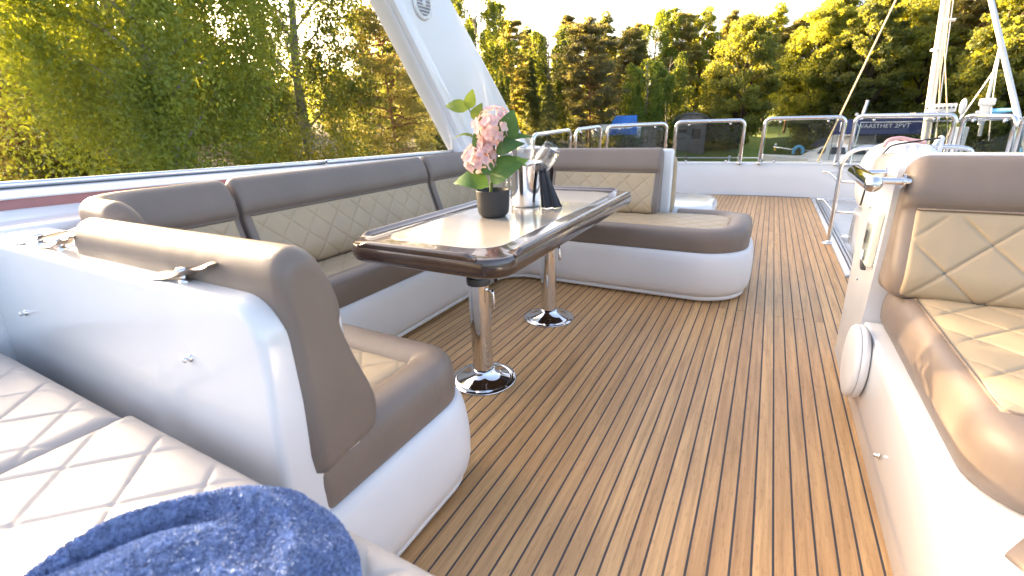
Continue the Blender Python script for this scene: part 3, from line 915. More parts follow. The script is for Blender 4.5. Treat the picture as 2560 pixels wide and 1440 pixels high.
# ================================================================== potted hydrangea
PZ = TOPZ+0.0016
px_, py_ = -1.105, 1.84
plant = thing('potted_hydrangea', (px_, py_, PZ), 'pink hydrangea with green leaves in a ribbed charcoal pot on the table', 'potted plant')
def ribbed_pot():
    prof = [(0.0, 0.0), (0.048, 0.0), (0.058, 0.004), (0.067, 0.014), (0.072, 0.026), (0.075, 0.06), (0.0775, 0.118), (0.078, 0.124), (0.0765, 0.126), (0.074, 0.124), (0.071, 0.10), (0.0, 0.098)]
    seg = 144
    V = []
    for i in range(seg):
        a = 2*math.pi*i/seg
        for k, (r, z) in enumerate(prof):
            rr = r*(1+(0.010*(0.5+0.5*math.cos(a*48)) if 4 <= k <= 6 else 0))
            V.append((px_+rr*math.cos(a), py_+rr*math.sin(a), PZ+z))
    K = len(prof); F = []
    for i in range(seg):
        j = (i+1) % seg
        for k in range(K-1): F.append([i*K+k, j*K+k, j*K+k+1, i*K+k+1])
    return np.array(V), F
obj('pot', ribbed_pot(), MT['pot'], plant, angle=50)
obj('soil', lathe([(0.0, 0.108), (0.03, 0.110), (0.06, 0.106), (0.0715, 0.103)], (px_, py_, PZ), 30), MT['soil'], plant)
S0 = Vector((px_-0.005, py_-0.01, PZ+0.105))
H1 = Vector((-1.068, 1.815, 1.085)); H2 = Vector((-1.130, 1.79, 0.955))
stem_main = smooth_curve([S0, S0+Vector((0.01, 0, 0.08)), Vector((-1.085, 1.83, 0.95)), H1], 6)
stm = obj('stem', tube(stem_main, np.linspace(0.0075, 0.004, len(stem_main)), 8), MT['stem'], plant)
obj('side_stem', tube(smooth_curve([S0+Vector((0.008, 0.004, 0.03)), Vector((-1.10, 1.82, 0.90)), H2], 6), 0.004, 8), MT['stem'], stm)
TL = Vector((-1.185, 1.80, 1.17))
obj('side_stem', tube(smooth_curve([Vector((-1.085, 1.83, 0.95)), Vector((-1.135, 1.82, 1.04)), Vector((-1.16, 1.81, 1.12)), TL], 6), 0.0028, 7), MT['stem'], stm)
prng = random.Random(11)
def floret_mesh(i):
    r = random.Random(i)
    V, F = [], []
    for q in range(4):
        a = q*math.pi/2+r.uniform(-0.15, 0.15)
        L = r.uniform(0.020, 0.025); w = r.uniform(0.010, 0.0125)
        cols = 5; base = len(V)
        for k in range(cols+1):
            t = k/cols
            wid = w*math.sin(math.pi*min(1, 0.12+0.80*t))**0.6*(1 if t < 0.95 else 0.45)
            zc = 0.010*t*t-0.004*t+0.004*math.sin(t*3)
            for sgn in (-1, 0, 1):
                lx, ly = L*t, sgn*wid
                V.append((lx*math.cos(a)-ly*math.sin(a), lx*math.sin(a)+ly*math.cos(a), zc+0.0025*abs(sgn)+r.uniform(-.0008, .0008)))
        for k in range(cols):
            for s in (0, 1):
                b = base+k*3+s
                F.append([b, b+3, b+4, b+1])
    me = bpy.data.meshes.new('floret')
    me.from_pydata(V, [], F); me.materials.append(MT['petal'])
    me.polygons.foreach_set('use_smooth', [True]*len(F))
    return me
FM = [floret_mesh(i) for i in range(6)]
def flower_head(c, rad, n, squash=0.85):
    head = obj('flower_head', lathe([(0, -rad*0.45*squash), (rad*0.35, -rad*0.3*squash), (rad*0.52, 0), (rad*0.35, rad*0.45*squash), (0, rad*0.55*squash)], c, 14), MT['petal'], plant)
    g = math.pi*(3-math.sqrt(5))
    for i in range(n):
        zz = 1-(i+0.5)*1.75/n
        rr = math.sqrt(max(0, 1-zz*zz)); a = g*i+prng.uniform(-.2, .2)
        d = Vector((rr*math.cos(a), rr*math.sin(a), zz*squash))
        o = bpy.data.objects.new('floret', prng.choice(FM)); COL.objects.link(o); o.parent = head
        k = rad*prng.uniform(0.74, 0.98)
        o.location = Vector(c)+d*k-W(head)
        nd = (d+Vector((prng.uniform(-.35, .35), prng.uniform(-.35, .35), prng.uniform(-.1, .35)))).normalized()
        q = nd.to_track_quat('Z', 'Y'); q = q @ __import__('mathutils').Quaternion((0, 0, 1), prng.uniform(0, 6.3))
        o.rotation_mode = 'QUATERNION'; o.rotation_quaternion = q
        s = prng.uniform(0.9, 1.2); o.scale = (s, s, s)
flower_head(H1, 0.090, 50, 0.95)
flower_head(H2, 0.076, 34, 0.85)
flower_head(Vector((-1.095, 1.80, 1.015)), 0.050, 14)
def leaf(base, tip, width, up=(0, -0.4, 1), curl=0.15, mat='leaf_plant', fold=0.18):
    base, tip = Vector(base), Vector(tip)
    d = tip-base; L = d.length; d.normalize()
    u = Vector(up); u = (u-d*u.dot(d)).normalized(); s = d.cross(u)
    n = 12; V = []; F = []
    for i in range(n+1):
        t = i/n
        wid = width*(math.sin(math.pi*t**0.72)**0.9)*(1.0 if 0 < t < 1 else 0)
        wid = max(wid, 0.0006)
        zc = curl*L*(math.sin(math.pi*t)-0.9*t*t)
        for k in (-1, -0.66, -0.33, 0, 0.33, 0.66, 1):
            rip = 0.0022*math.sin(t*34+abs(k)*5)*abs(k)
            p = base+d*(L*t)+s*(wid*k)+u*(zc+fold*wid*abs(k)**1.2+rip-0.02*L*abs(k)**3)
            V.append(p[:])
    for i in range(n):
        for k in range(6):
            b = i*7+k
            F.append([b, b+1, b+8, b+7])
    return obj('leaf', (np.array(V), F), MT[mat], plant)
leaf((-1.10, 1.80, PZ+0.150), (-1.250, 1.735, 0.872), 0.056, (0.30, -0.62, 0.75), 0.18)
leaf((-1.085, 1.79, PZ+0.170), (-0.925, 1.835, 0.965), 0.064, (0.15, -0.78, 0.62), 0.14)
leaf((-1.015, 1.80, 1.025), (-0.962, 1.80, 1.158), 0.050, (0.5, -0.85, 0.15), 0.04)
leaf((-1.05, 1.79, 0.985), (-0.925, 1.81, 1.028), 0.034, (0.35, -0.8, 0.5), 0.14)
leaf((-1.03, 1.81, 1.03), (-0.905, 1.86, 1.055), 0.018, (0.3, -0.7, 0.7), 0.12)
leaf(TL, (-1.292, 1.77, 1.190), 0.030, (0.4, -0.8, 0.35), 0.10, 'leaf_light')
leaf(TL, (-1.158, 1.80, 1.248), 0.026, (0.5, -0.85, 0.1), 0.08, 'leaf_light')
leaf((-1.16, 1.80, 1.12), (-1.110, 1.79, 1.188), 0.028, (0.5, -0.8, 0.2), 0.1, 'leaf_light')
leaf((-1.15, 1.80, 1.045), (-1.265, 1.77, 1.058), 0.014, (0.1, -0.4, 1), 0.16, 'leaf_light')
leaf((-1.12, 1.78, 0.985), (-1.150, 1.775, 1.070), 0.024, (0.4, -0.9, 0.1), 0.1)
leaf((-1.08, 1.83, PZ+0.19), (-1.20, 1.88, 0.905), 0.05, (0.2, -0.4, 0.9), 0.2)
leaf((-1.06, 1.77, 0.90), (-1.115, 1.755, 0.945), 0.030, (0.4, -0.85, 0.4), 0.1)
leaf((-1.06, 1.86, 0.90), (-0.98, 1.95, 0.93), 0.045, (0, 0.3, 1), 0.15)

# ================================================================== ice bucket, glasses, napkin
bx, by = -1.095, 2.16
bucket = thing('ice_bucket', (bx, by, PZ), 'polished steel ice bucket holding clear glasses, behind the potted plant', 'ice bucket')
obj('body', lathe([(0, 0), (0.068, 0), (0.074, 0.003), (0.076, 0.010), (0.080, 0.10), (0.086, 0.205), (0.089, 0.218), (0.0905, 0.222), (0.0885, 0.225), (0.085, 0.221), (0.079, 0.10), (0.073, 0.012), (0, 0.010)], (bx, by, PZ), 64), MT['satin'], bucket)
for a in (205, 25):
    ca, sa = math.cos(R_(a)), math.sin(R_(a))
    c = Vector((bx+ca*0.100, by+sa*0.100, PZ+0.135))
    obj('ring_handle', tube([c+Vector((-sa*0.026*math.cos(t), ca*0.026*math.cos(t), 0.030*math.sin(t))) for t in np.linspace(0, 2*math.pi, 25)[:-1]], 0.0042, 8, closed=True), MT['chrome'], bucket)
    obj('handle_lug', tube([(bx+ca*0.079, by+sa*0.079, PZ+0.167), (bx+ca*0.104, by+sa*0.104, PZ+0.166)], 0.006, 8), MT['chrome'], bucket)
def wine_glass(c, axis, label, s=1.0):
    prof = [(0.034, 0.0), (0.033, 0.002), (0.006, 0.006), (0.004, 0.012), (0.004, 0.07), (0.010, 0.082), (0.026, 0.10), (0.037, 0.125), (0.040, 0.15), (0.037, 0.185), (0.0335, 0.205),
            (0.0325, 0.206), (0.036, 0.185), (0.0388, 0.15), (0.0355, 0.126), (0.024, 0.102), (0.0, 0.092)]
    t = thing('wine_glass', c, label, 'wine glass', 'glasses in the ice bucket')
    obj('bowl', lathe([(r*s, z*s) for r, z in prof], c, 32, axis), MT['clear'], t)
    return t
wine_glass((-1.095, 2.15, PZ+0.09), (0.62, -0.05, 0.78), 'clear wine glass leaning right out of the ice bucket', 1.3)
wine_glass((-1.105, 2.18, PZ+0.10), (-0.05, 0.12, 0.99), 'clear wine glass standing upright in the middle of the ice bucket', 1.22)
wine_glass((-1.12, 2.14, PZ+0.06), (-0.32, -0.1, 0.94), 'clear wine glass leaning left in the ice bucket behind the leaves', 1.1)
def napkin():
    # folded cloth hung over the rim and fanning out to the table
    top_c = Vector((bx+0.086, by-0.005, PZ+0.215))
    V, F = [], []
    n, m = 14, 18
    for i in range(n+1):
        t = i/n
        for k in range(m+1):
            u = k/m
            spread = 0.012+0.095*t**1.1
            fold = 0.012*math.sin(u*5*math.pi)*(0.2+t)
            x = top_c.x+0.006+0.055*t+spread*(u-0.35)*0.9
            y = top_c.y-0.03+0.07*(u)*0.8+fold
            z = top_c.z-(0.2135)*t-0.01*math.sin(u*9)*t*(1-t)
            V.append((x, y-0.02*t, z))
    for i in range(n):
        for k in range(m):
            a = i*(m+1)+k
            F.append([a, a+1, a+m+2, a+m+1])
    o = obj('napkin', (np.array(V), F), MT['napkin'])
    sm = o.modifiers.new('solid', 'SOLIDIFY'); sm.thickness = 0.006
    ss = o.modifiers.new('sub', 'SUBSURF'); ss.levels = 1; ss.render_levels = 1
    tag(o, 'dark charcoal cloth napkin hanging from the rim of the ice bucket to the table', 'napkin')
napkin()

# ================================================================== sun pad and towel
def pad_cushion(x0, x1, y0, y1, ztop, label, u0=0.0, v0=0.0):
    t = thing('sun_pad_cushion', ((x0+x1)/2, (y0+y1)/2, 0.40), label, 'cushion', 'cushions of the sun pad')
    obj('body', slab(rrect(x0, x1, y0, y1, 0.05), [(0.02, 0.402), (0.004, 0.41), (0.0, 0.43), (0.0, ztop-0.06), (0.004, ztop-0.035), (0.02, ztop-0.02), (0.06, ztop-0.02)]), MT['taupe'] if x1 < -1.1 else MT['cream'], t)
    obj('quilted_top', qgrid(x0+0.004, x1-0.004, y0+0.004, y1-0.004, lambda X, Y: ztop+0.0*X, 0.187, 0.0048, 0.0030, 0.0045, 0.045, 0.04, u0, v0), MT['cream'], t)
    return t
pad_cushion(-1.165, -0.20, -0.45, 0.352, 0.538, 'cream quilted sun pad cushion under the blue towel', 0.018+0.0, 0.0935-0.004)
pad_cushion(-2.12, -1.185, -0.45, 0.350, 0.515, 'cream quilted sun pad cushion in the bottom left corner beside the white bulkhead', 0.018, 0.0895)
obj_base = tag(obj('sun_pad_plinth', rbox(-2.14, -0.22, -0.6, 0.345, 0.0, 0.401, 0.02, 2), MT['gelmatte']), 'white plinth carrying the quilted sun pad cushions', 'plinth')

def towel():
    m, n = 150, 130
    V = np.zeros((m, n, 3))
    trng = np.random.default_rng(5)
    U, Vv = np.meshgrid(np.linspace(0, 1, m), np.linspace(0, 1, n), indexing='ij')
    # outline in plan: a folded bath towel lying across the pad
    ax, ay = -0.79, -0.05
    X = -0.745+0.385*U
    top = np.interp(X[:, 0], [-0.745, -0.72, -0.70, -0.66, -0.628, -0.567, -0.48, -0.416, -0.385, -0.36], [0.06, 0.15, 0.20, 0.275, 0.312, 0.330, 0.325, 0.300, 0.27, 0.21])
    top = np.convolve(np.pad(top, 6, mode='edge'), np.ones(13)/13, mode='valid')
    Y = -0.30+(top[:, None]+0.30)*Vv
    e = np.minimum(np.minimum(U, 1-U)*0.385, (1-Vv)*0.55)
    body = 0.062*np.sqrt(np.clip(1-(1-np.clip(e/0.05, 0, 1))**2, 0, 1))
    s = (Vv*0.9+0.25*U)
    ridge = np.exp(-((Vv-0.80-0.10*np.sin(2.5*U+0.4))/0.035)**2)
    folds = 0.020*ridge-0.018*np.exp(-((Vv-0.73-0.10*np.sin(2.5*U+0.4))/0.05)**2)+0.010*np.sin(9*s+2.2*np.sin(3*U))+0.007*np.sin(15*U-6*Vv)
    Z = 0.541+body+folds*np.clip(e/0.06, 0, 1)+0.03*np.exp(-((U-0.62)/0.3)**2)*np.clip(e/0.1, 0, 1)
    nz = trng.normal(0, 1, (m, n)); 
    Z = Z+0.0012*nz*(e > 0.004)
    V = np.stack([X, Y, Z], -1).reshape(-1, 3)
    F = gridfaces(m, n)
    t = thing('towel', (-0.58, 0.1, 0.54), 'fluffy blue terry towel folded on the cream sun pad in the foreground', 'towel')
    obj('cloth', (V, F), MT['towel'], t)
    # terry loops
    N = 130000
    ui = trng.uniform(0.004, 0.996, N)*(m-1); vi = trng.uniform(0.30, 0.997, N)*(n-1)
    G = V.reshape(m, n, 3)
    i0 = ui.astype(int); j0 = vi.astype(int); fu = (ui-i0)[:, None]; fv = (vi-j0)[:, None]
    i1 = np.minimum(i0+1, m-1); j1 = np.minimum(j0+1, n-1)
    P = G[i0, j0]*(1-fu)*(1-fv)+G[i1, j0]*fu*(1-fv)+G[i0, j1]*(1-fu)*fv+G[i1, j1]*fu*fv
    du = G[i1, j0]-G[i0, j0]; dv = G[i0, j1]-G[i0, j0]
    nn = np.cross(du, dv); nn /= np.maximum(np.linalg.norm(nn, axis=1), 1e-9)[:, None]
    d = nn+trng.normal(0, 0.55, (N, 3)); d /= np.linalg.norm(d, axis=1)[:, None]
    L = trng.uniform(0.0018, 0.0045, N)[:, None]
    sd_ = np.cross(d, trng.normal(0, 1, (N, 3))); sd_ /= np.linalg.norm(sd_, axis=1)[:, None]
    w = trng.uniform(0.0006, 0.0011, N)[:, None]
    VV = np.stack([P-sd_*w, P+sd_*w, P+d*L+sd_*w*0.8, P+d*L-sd_*w*0.8], 1).reshape(-1, 3)
    FF = np.arange(4*N).reshape(-1, 4)
    o = fastmesh('terry_loops', VV, FF, MT['towel'], t)
    tag(o, kind='stuff')
def fastmesh(name, V, F, mat, parent=None, smooth=False):
    off = np.array(W(parent))
    V = np.ascontiguousarray(np.asarray(V, np.float32)-off.astype(np.float32)); F = np.ascontiguousarray(F, np.int32)
    me = bpy.data.meshes.new(name)
    me.vertices.add(len(V)); me.vertices.foreach_set('co', V.ravel())
    me.loops.add(F.size); me.loops.foreach_set('vertex_index', F.ravel())
    me.polygons.add(len(F)); me.polygons.foreach_set('loop_start', np.arange(0, F.size, F.shape[1], dtype=np.int32))
    me.update(calc_edges=True); me.validate()
    me.materials.append(mat)
    if smooth: me.polygons.foreach_set('use_smooth', [True]*len(F))
    return link_mesh(name, me, parent)
towel()

# ================================================================== radar arch leg with loudspeaker
arch = thing('radar_arch_leg', (-2.4, 3.9, 0.85), 'slanting white radar arch leg with a round loudspeaker, rising behind the port sofa', 'arch leg')
def arch_shape():
    # side outline in (y, z) at x = -2.4 (inner face), leaning aft
    A = np.array([(3.318, 0.86), (4.76, 0.86), (3.38, 2.30), (2.23, 2.30)])
    A = np.array([(3.515, 0.86), (4.855, 0.86), (2.756, 2.70), (2.117, 2.70)])
    V = []
    bm = bmesh.new()
    vs = []
    for x in (-2.56, -2.40):
        for y, z in A: vs.append(bm.verts.new((x, y, z)))
    for q in ([0, 1, 2, 3], [7, 6, 5, 4], [0, 4, 5, 1], [1, 5, 6, 2], [2, 6, 7, 3], [3, 7, 4, 0]):
        bm.faces.new([vs[i] for i in q])
    bmesh.ops.recalc_face_normals(bm, faces=bm.faces)
    ed = [e for e in bm.edges if abs(e.verts[0].co.z-e.verts[1].co.z) > 0.5]
    bmesh.ops.bevel(bm, geom=ed, offset=0.03, segments=4, profile=0.5, affect='EDGES')
    bm.verts.index_update()
    r = (np.array([v.co[:] for v in bm.verts]), [[v.index for v in f.verts] for f in bm.faces])
    bm.free()
    return r
obj('shell', arch_shape(), MT['gel'], arch, angle=40)
# recessed step along the aft edge
sl = np.array([(-0.745, 1.0)]); 
def arch_y(z, f): return (3.515+(2.117-3.515)*(z-0.86)/1.84)*(1-f)+(4.855+(2.756-4.855)*(z-0.86)/1.84)*f
st = []
for z in np.linspace(0.865, 2.69, 12): st += [(-2.398, arch_y(z, 0.025), z), (-2.365, arch_y(z, 0.04), z), (-2.362, arch_y(z, 0.15), z), (-2.398, arch_y(z, 0.20), z)]
obj('edge_moulding', (np.array(st), gridfaces(12, 4)), MT['gel'], arch, angle=60)
spc = (-2.398, 3.10, 1.955)
spk = obj('loudspeaker', lathe([(0.105, 0.0), (0.108, 0.006), (0.104, 0.016), (0.094, 0.022), (0.084, 0.020), (0.080, 0.012), (0, 0.012)], spc, 40, (1, 0, 0)), MT['plastic'], arch)
obj('grille', lathe([(0.081, 0.0125), (0.06, 0.017), (0.03, 0.019), (0, 0.0195)], spc, 36, (1, 0, 0)), MT['grille'], spk)
for i in range(7):
    z = -0.066+0.022*i; w = math.sqrt(max(0.078**2-z*z, 0))
    obj('grille_bar', tube([(spc[0]+0.021, spc[1]-w, spc[2]+z), (spc[0]+0.024, spc[1], spc[2]+z), (spc[0]+0.021, spc[1]+w, spc[2]+z)], 0.0035, 6), MT['plastic'], spk)
obj('centre_cap', lathe([(0.022, 0.018), (0.02, 0.024), (0, 0.026)], spc, 20, (1, 0, 0)), MT['plastic'], spk)

# ================================================================== bow bulwark and windscreen panels
BUL = smooth_curve([(-2.54, 4.6), (-2.53, 5.3), (-2.47, 6.1), (-2.24, 6.78), (-1.85, 7.22), (-1.25, 7.52), (-0.34, 7.69), (0.4, 7.71), (0.93, 7.65), (1.5, 7.50), (1.95, 7.2), (2.18, 6.75), (2.25, 6.0), (2.27, 4.5)], 8)
bul = obj('bow_bulwark', sweep(BUL, [(0.02, 0.0), (-0.005, 0.25), (-0.01, 0.42), (-0.018, 0.452), (-0.04, 0.468), (-0.10, 0.468), (-0.125, 0.44), (-0.14, 0.0), (-0.14, -1.0), (0.02, -1.0)], side=-1, ds=0.06, ends=(0, 0)), MT['gel'], angle=40)
tag(bul, 'low curved white bulwark closing off the front of the deck below the smoked panels', 'bulwark')
def panel(a, b, za, zb, zlow, label, clips=True, lean=0.03):
    a, b = np.array(a, float), np.array(b, float)
    d = b-a; L = np.linalg.norm(d); d /= L
    n = np.array([d[1], -d[0]])   # outward or inward
    c = (a+b)/2
    if np.dot(n, -c+np.array([0, 5.0])) < 0: n = -n     # n points inboard
    t = thing('windscreen_panel', (c[0], c[1], zlow), label, 'windscreen panel', 'smoked windscreen panels around the bow')
    rad = 0.025; cr = 0.08
    def P(s, z, o=0.0):
        zt = za+(zb-za)*s/L
        q = a+d*s+n*(o-lean*(z-zlow)/(zt-zlow)*-1)
        return (q[0], q[1], z)
    pts = [P(0, zlow-0.02), P(0, za-cr)]
    for t_ in np.linspace(0, math.pi/2, 6)[1:]: pts.append(P(cr-cr*math.cos(t_), za-cr+cr*math.sin(t_)))
    for t_ in np.linspace(math.pi/2, 0, 6): pts.append(P(L-cr+cr*math.cos(t_), zb-cr+cr*math.sin(t_)))
    pts += [P(L, zlow-0.02)]
    fr = obj('frame', tube(pts, rad, 10), MT['chrome'], t)
    for s in (0, L):
        obj('foot', tube([P(s, zlow-0.02), P(s, zlow+0.012)], 0.036, 14), MT['chrome'], t)
    g = 0.040; r2 = 0.05
    o2 = []
    s0, s1 = g, L-g
    lo = zlow+0.025
    def zt(s): return za+(zb-za)*s/L-g
    o2 += [(s0, lo), (s1, lo)]
    for t_ in np.linspace(0, math.pi/2, 5): o2.append((s1-r2+r2*math.cos(t_), zt(s1)-r2+r2*math.sin(t_)))
    for t_ in np.linspace(math.pi/2, math.pi, 5): o2.append((s0+r2+r2*math.cos(t_), zt(s0)-r2+r2*math.sin(t_)))
    K = len(o2)
    V = [P(s, z, 0.004) for s, z in o2]+[P(s, z, -0.004) for s, z in o2]
    F = [list(range(K)), [K+k for k in range(K)][::-1]]+[[k, K+k, K+(k+1) % K, (k+1) % K] for k in range(K)]
    obj('pane', (np.array(V), F), MT['pane'], t, smooth=False)
    if clips:
        for s in (L*0.2, L*0.8):
            for z in (zt(s)-0.005, lo):
                obj('clip', tube([P(s, z, -0.014), P(s, z, 0.014)], 0.017, 8), MT['chrome'], t)
    return t
panel((-2.52, 5.14), (-2.45, 6.17), 0.972, 0.998, 0.465, 'leftmost smoked glass panel at the port bow, seen just beside the ice bucket', False)
panel((-2.41, 6.28), (-2.22, 6.80), 1.005, 1.026, 0.465, 'narrowest smoked glass panel, second from the left at the bow')
panel((-2.15, 6.93), (-1.40, 7.44), 1.028, 1.040, 0.465, 'smoked glass panel directly behind the right end of the sofa backrest')
panel((-1.27, 7.50), (-0.36, 7.67), 1.056, 1.054, 0.465, 'smoked glass panel standing alone right of the sofa backrest with bright corner clips')
panel((-0.10, 7.685), (0.825, 7.655), 1.064, 1.058, 0.465, 'wide smoked glass panel above the end of the teak planks, showing a white boat bow')
panel((0.94, 7.635), (1.84, 7.32), 1.062, 1.05, 0.465, 'widest smoked glass panel behind the white raft canister, showing the navy canopy')
panel((1.915, 7.26), (2.19, 6.76), 1.03, 1.02, 0.465, 'smoked glass panel above the right settee, between two close steel posts')
panel((2.215, 6.66), (2.26, 6.05), 1.02, 1.0, 0.465, 'smoked glass panel cut by the right edge of the picture')

# ================================================================== starboard settee
settee = thing('starboard_settee', (1.0, 1.8, 0.0), 'taupe and tan quilted settee on a white console at the right edge', 'settee')
# console behind the backrest, top rounded
def console_shape():
    bm = bmesh.new()
    prof = [(2.115, 0.0), (2.50, 0.0), (2.56, 0.40), (2.66, 0.84), (2.62, 0.93), (2.30, 0.955), (2.13, 0.93), (2.105, 0.5)]
    a = [bm.verts.new((0.417, y, z)) for y, z in prof]; b = [bm.verts.new((1.95, y, z)) for y, z in prof]
    bm.faces.new(a); bm.faces.new(b[::-1])
    for k in range(len(prof)):
        l = (k+1) % len(prof); bm.faces.new([a[l], a[k], b[k], b[l]])
    bmesh.ops.recalc_face_normals(bm, faces=bm.faces)
    ed = [e for e in bm.edges if min(v.co.z for v in e.verts) > 0.75]
    bmesh.ops.bevel(bm, geom=ed, offset=0.035, segments=4, profile=0.5, affect='EDGES')
    bm.verts.index_update()
    r = (np.array([v.co[:] for v in bm.verts]), [[v.index for v in f.verts] for f in bm.faces]); bm.free(); return r
console = obj('console', console_shape(), MT['gel'], settee, angle=35)
# base with ledge
obj('seat_base', slab(np.array([(1.95, 0.2), (1.95, 2.104), (0.419, 2.104), (0.417, 1.2), (0.415, 0.2)]),
    [(0.006, 0.0), (0.0, 0.012), (0.0, 0.29), (0.004, 0.312), (0.014, 0.326), (0.03, 0.332)]), MT['gel'], settee, angle=30)
# seat cushion: thick, with a rounded left front corner and a broad front roll
so = [(1.92, 1.055), (1.92, 2.09), (0.462, 2.09)]+arc(0.462+0.15, 1.055+0.15, 0.15, 180, 270, 12)
so = np.array(so[::1]); so = so if True else so
def dens(o, ds):
    return resample(np.asarray(o), ds, True)[0]
so = dens(so, 0.03)
sc_ = obj('seat_cushion', slab(so, [(0.022, 0.3335), (0.008, 0.341), (0.001, 0.36), (-0.003, 0.40), (-0.001, 0.44), (0.008, 0.468), (0.022, 0.486), (0.040, 0.494), (0.07, 0.496)]), MT['taupe'], settee)
obj('quilted_panel', qgrid(0.507, 1.9, 1.205, 2.09, lambda X, Y: 0.500+0.006*np.exp(-((Y-1.27)/0.08)**2), 0.205, 0.0055, 0.0032, 0.005, 0.05, 0.008, 0.04, 0.03), MT['tan'], sc_)
obj('piping', tube([(0.509, 2.05, 0.4965), (0.509, 1.235, 0.4965), (0.514, 1.215, 0.4965), (0.53, 1.206, 0.4965), (1.9, 1.206, 0.4965)], 0.004, 6), MT['taupe'], sc_)
# backrest with side wings
SB = [(n*1.0, 0.475+(z-0.42)*1.0) for n, z in BACK]
bpath = [(1.92, 2.108), (0.425, 2.108)]
bc = obj('back_cushion', sweep(bpath, SB, side=1, ds=0.04, ends=(0.0, 0.055), end_steps=10), MT['taupe'], settee)
PAN2 = [(n, 0.475+(z-0.42)*1.0) for n, z in PANEL]
obj('quilted_panel', qpanel([(1.90, 2.108), (0.462, 2.108)], PAN2, 1, 0.205, 0.0060, 0.0032, 0.005, 0.004, 0.04, 0.10, 0.0), MT['tan'], bc)
obj('piping', tube([(1.90, 2.108-0.124, 0.7915), (0.465, 2.108-0.124, 0.7915)], 0.004, 6), MT['taupe'], bc)
# round white loudspeaker pod on the console side
pc = (0.417, 1.955, 0.215)
pod = obj('round_pod', lathe([(0.124, 0.0), (0.136, 0.006), (0.140, 0.016), (0.139, 0.026), (0.1365, 0.0275)], pc, 48, (-1, 0, 0)), MT['plastic'], settee)
obj('cover', lathe([(0.1355, 0.028), (0.139, 0.030), (0.1385, 0.036), (0.134, 0.042), (0.112, 0.046), (0, 0.047)], pc, 48, (-1, 0, 0)), MT['plastic'], pod)
obj('shadow_gap', lathe([(0.1345, 0.0265), (0.1345, 0.030)], pc, 48, (-1, 0, 0)), MT['black'], pod)
# courtesy light on the console side
lt = obj('light_fitting', rbox(0.392, 0.418, 2.150, 2.275, 0.53, 0.745, 0.010, 3), MT['ivory'], settee, angle=40)
obj('lens', rbox(0.385, 0.393, 2.175, 2.255, 0.55, 0.69, 0.004, 2), MT['lamp'], lt)
obj('switch', rbox(0.383, 0.391, 2.20, 2.235, 0.545, 0.585, 0.003, 2), MT['plastic'], lt)
obj('switch_window', rbox(0.3825, 0.386, 2.205, 2.23, 0.615, 0.665, 0.001, 1), MT['dark'], lt)
obj('hook', rbox(0.400, 0.4165, 2.262, 2.30, 0.490, 0.525, 0.002, 1, lambda c: (c.x, c.y+(c.z-0.5)*0.8, c.z)), MT['dark'], lt)
# grab handle
hd = obj('grab_handle', tube([(0.32, 1.895, 0.876), (0.32, 1.898, 0.876), (0.32, 1.905, 0.876), (0.32, 1.913, 0.876), (0.32, 1.93, 0.876), (0.32, 2.34, 0.876), (0.32, 2.36, 0.876), (0.32, 2.368, 0.876)], [0.004, 0.014, 0.021, 0.025, 0.0265, 0.0265, 0.022, 0.006], 20), MT['chrome'], settee, angle=50)
for y in (2.02, 2.30):
    obj('bracket', join([tube([(0.325, y, 0.876), (0.44, y, 0.876)], 0.012, 12), tube([(0.414, y, 0.876), (0.420, y, 0.876)], 0.024, 16)]), MT['chrome'], hd, angle=50)
for (y, z) in ((2.44, 0.72), (2.40, 0.62), (2.36, 0.42)):
    obj('stud', lathe([(0.006, 0), (0.006, 0.004), (0, 0.006)], (0.416, y, z), 10, (-1, 0, 0)), MT['steel'], settee)
obj('stud', lathe([(0.009, 0), (0.005, 0.004), (0.006, 0.012), (0, 0.014)], (0.4145, 1.49, 0.13), 12, (-1, 0, 0)), MT['chrome'], settee)
# small taupe footrest pad in the corner of the frame
fp = tag(obj('footrest_pad', slab(np.array([(0.476, 0.953), (0.62, 0.72), (1.0, 0.60), (1.3, 0.9), (0.9, 1.06), (0.60, 1.055), (0.52, 1.013)]), [(0.003, 0.3325), (0.0, 0.335), (0.0, 0.343), (0.004, 0.347)]), MT['taupe']), 'flat taupe footrest pad at the bottom right corner', 'footrest')

# ================================================================== companionway hatch with its ladder rail
hatch = thing('companionway_hatch', (0.95, 5.6, 0.0), 'open companionway hatch with a white rim, grey sliding panel and steps', 'hatch')
def strip(x0, x1, y0, y1, z0, z1, r=0.006): return rbox(x0, x1, y0, y1, z0, z1, r, 2)
obj('rim', join([strip(0.605, 0.648, 3.86, 7.56, -0.05, 0.012), strip(0.648, 1.75, 3.86, 3.90, -0.05, 0.012)]), MT['gel'], hatch, angle=40)
obj('track', join([strip(0.654, 0.672, 3.92, 7.5, -0.06, 0.020, 0.004), strip(0.684, 0.706, 3.92, 7.5, -0.06, 0.010, 0.004)]), MT['steel'], hatch, angle=40)
obj('sliding_panel', rbox(0.712, 1.75, 5.30, 7.5, -0.05, -0.012, 0.01, 2), MT['grey'], hatch, angle=40)
obj('panel_lip', rbox(0.712, 1.75, 5.17, 5.30, -0.07, 0.004, 0.012, 2), MT['gel'], hatch, angle=40)
for i in range(5):
    obj('step', rbox(0.75, 1.7, 5.10-0.24*i-0.25, 5.10-0.24*i, -0.40-0.22*i-0.04, -0.40-0.22*i, 0.01, 2), MT['lilac'] if i % 2 == 0 else MT['gel'], hatch, angle=40)
obj('well', join([rbox(0.708, 0.716, 3.9, 5.3, -1.8, -0.03, 0, 1), rbox(0.71, 1.75, 5.29, 5.30, -1.8, -0.06, 0, 1), rbox(0.71, 1.75, 3.89, 3.90, -1.8, -0.05, 0, 1)]), MT['gel'], hatch, smooth=False)
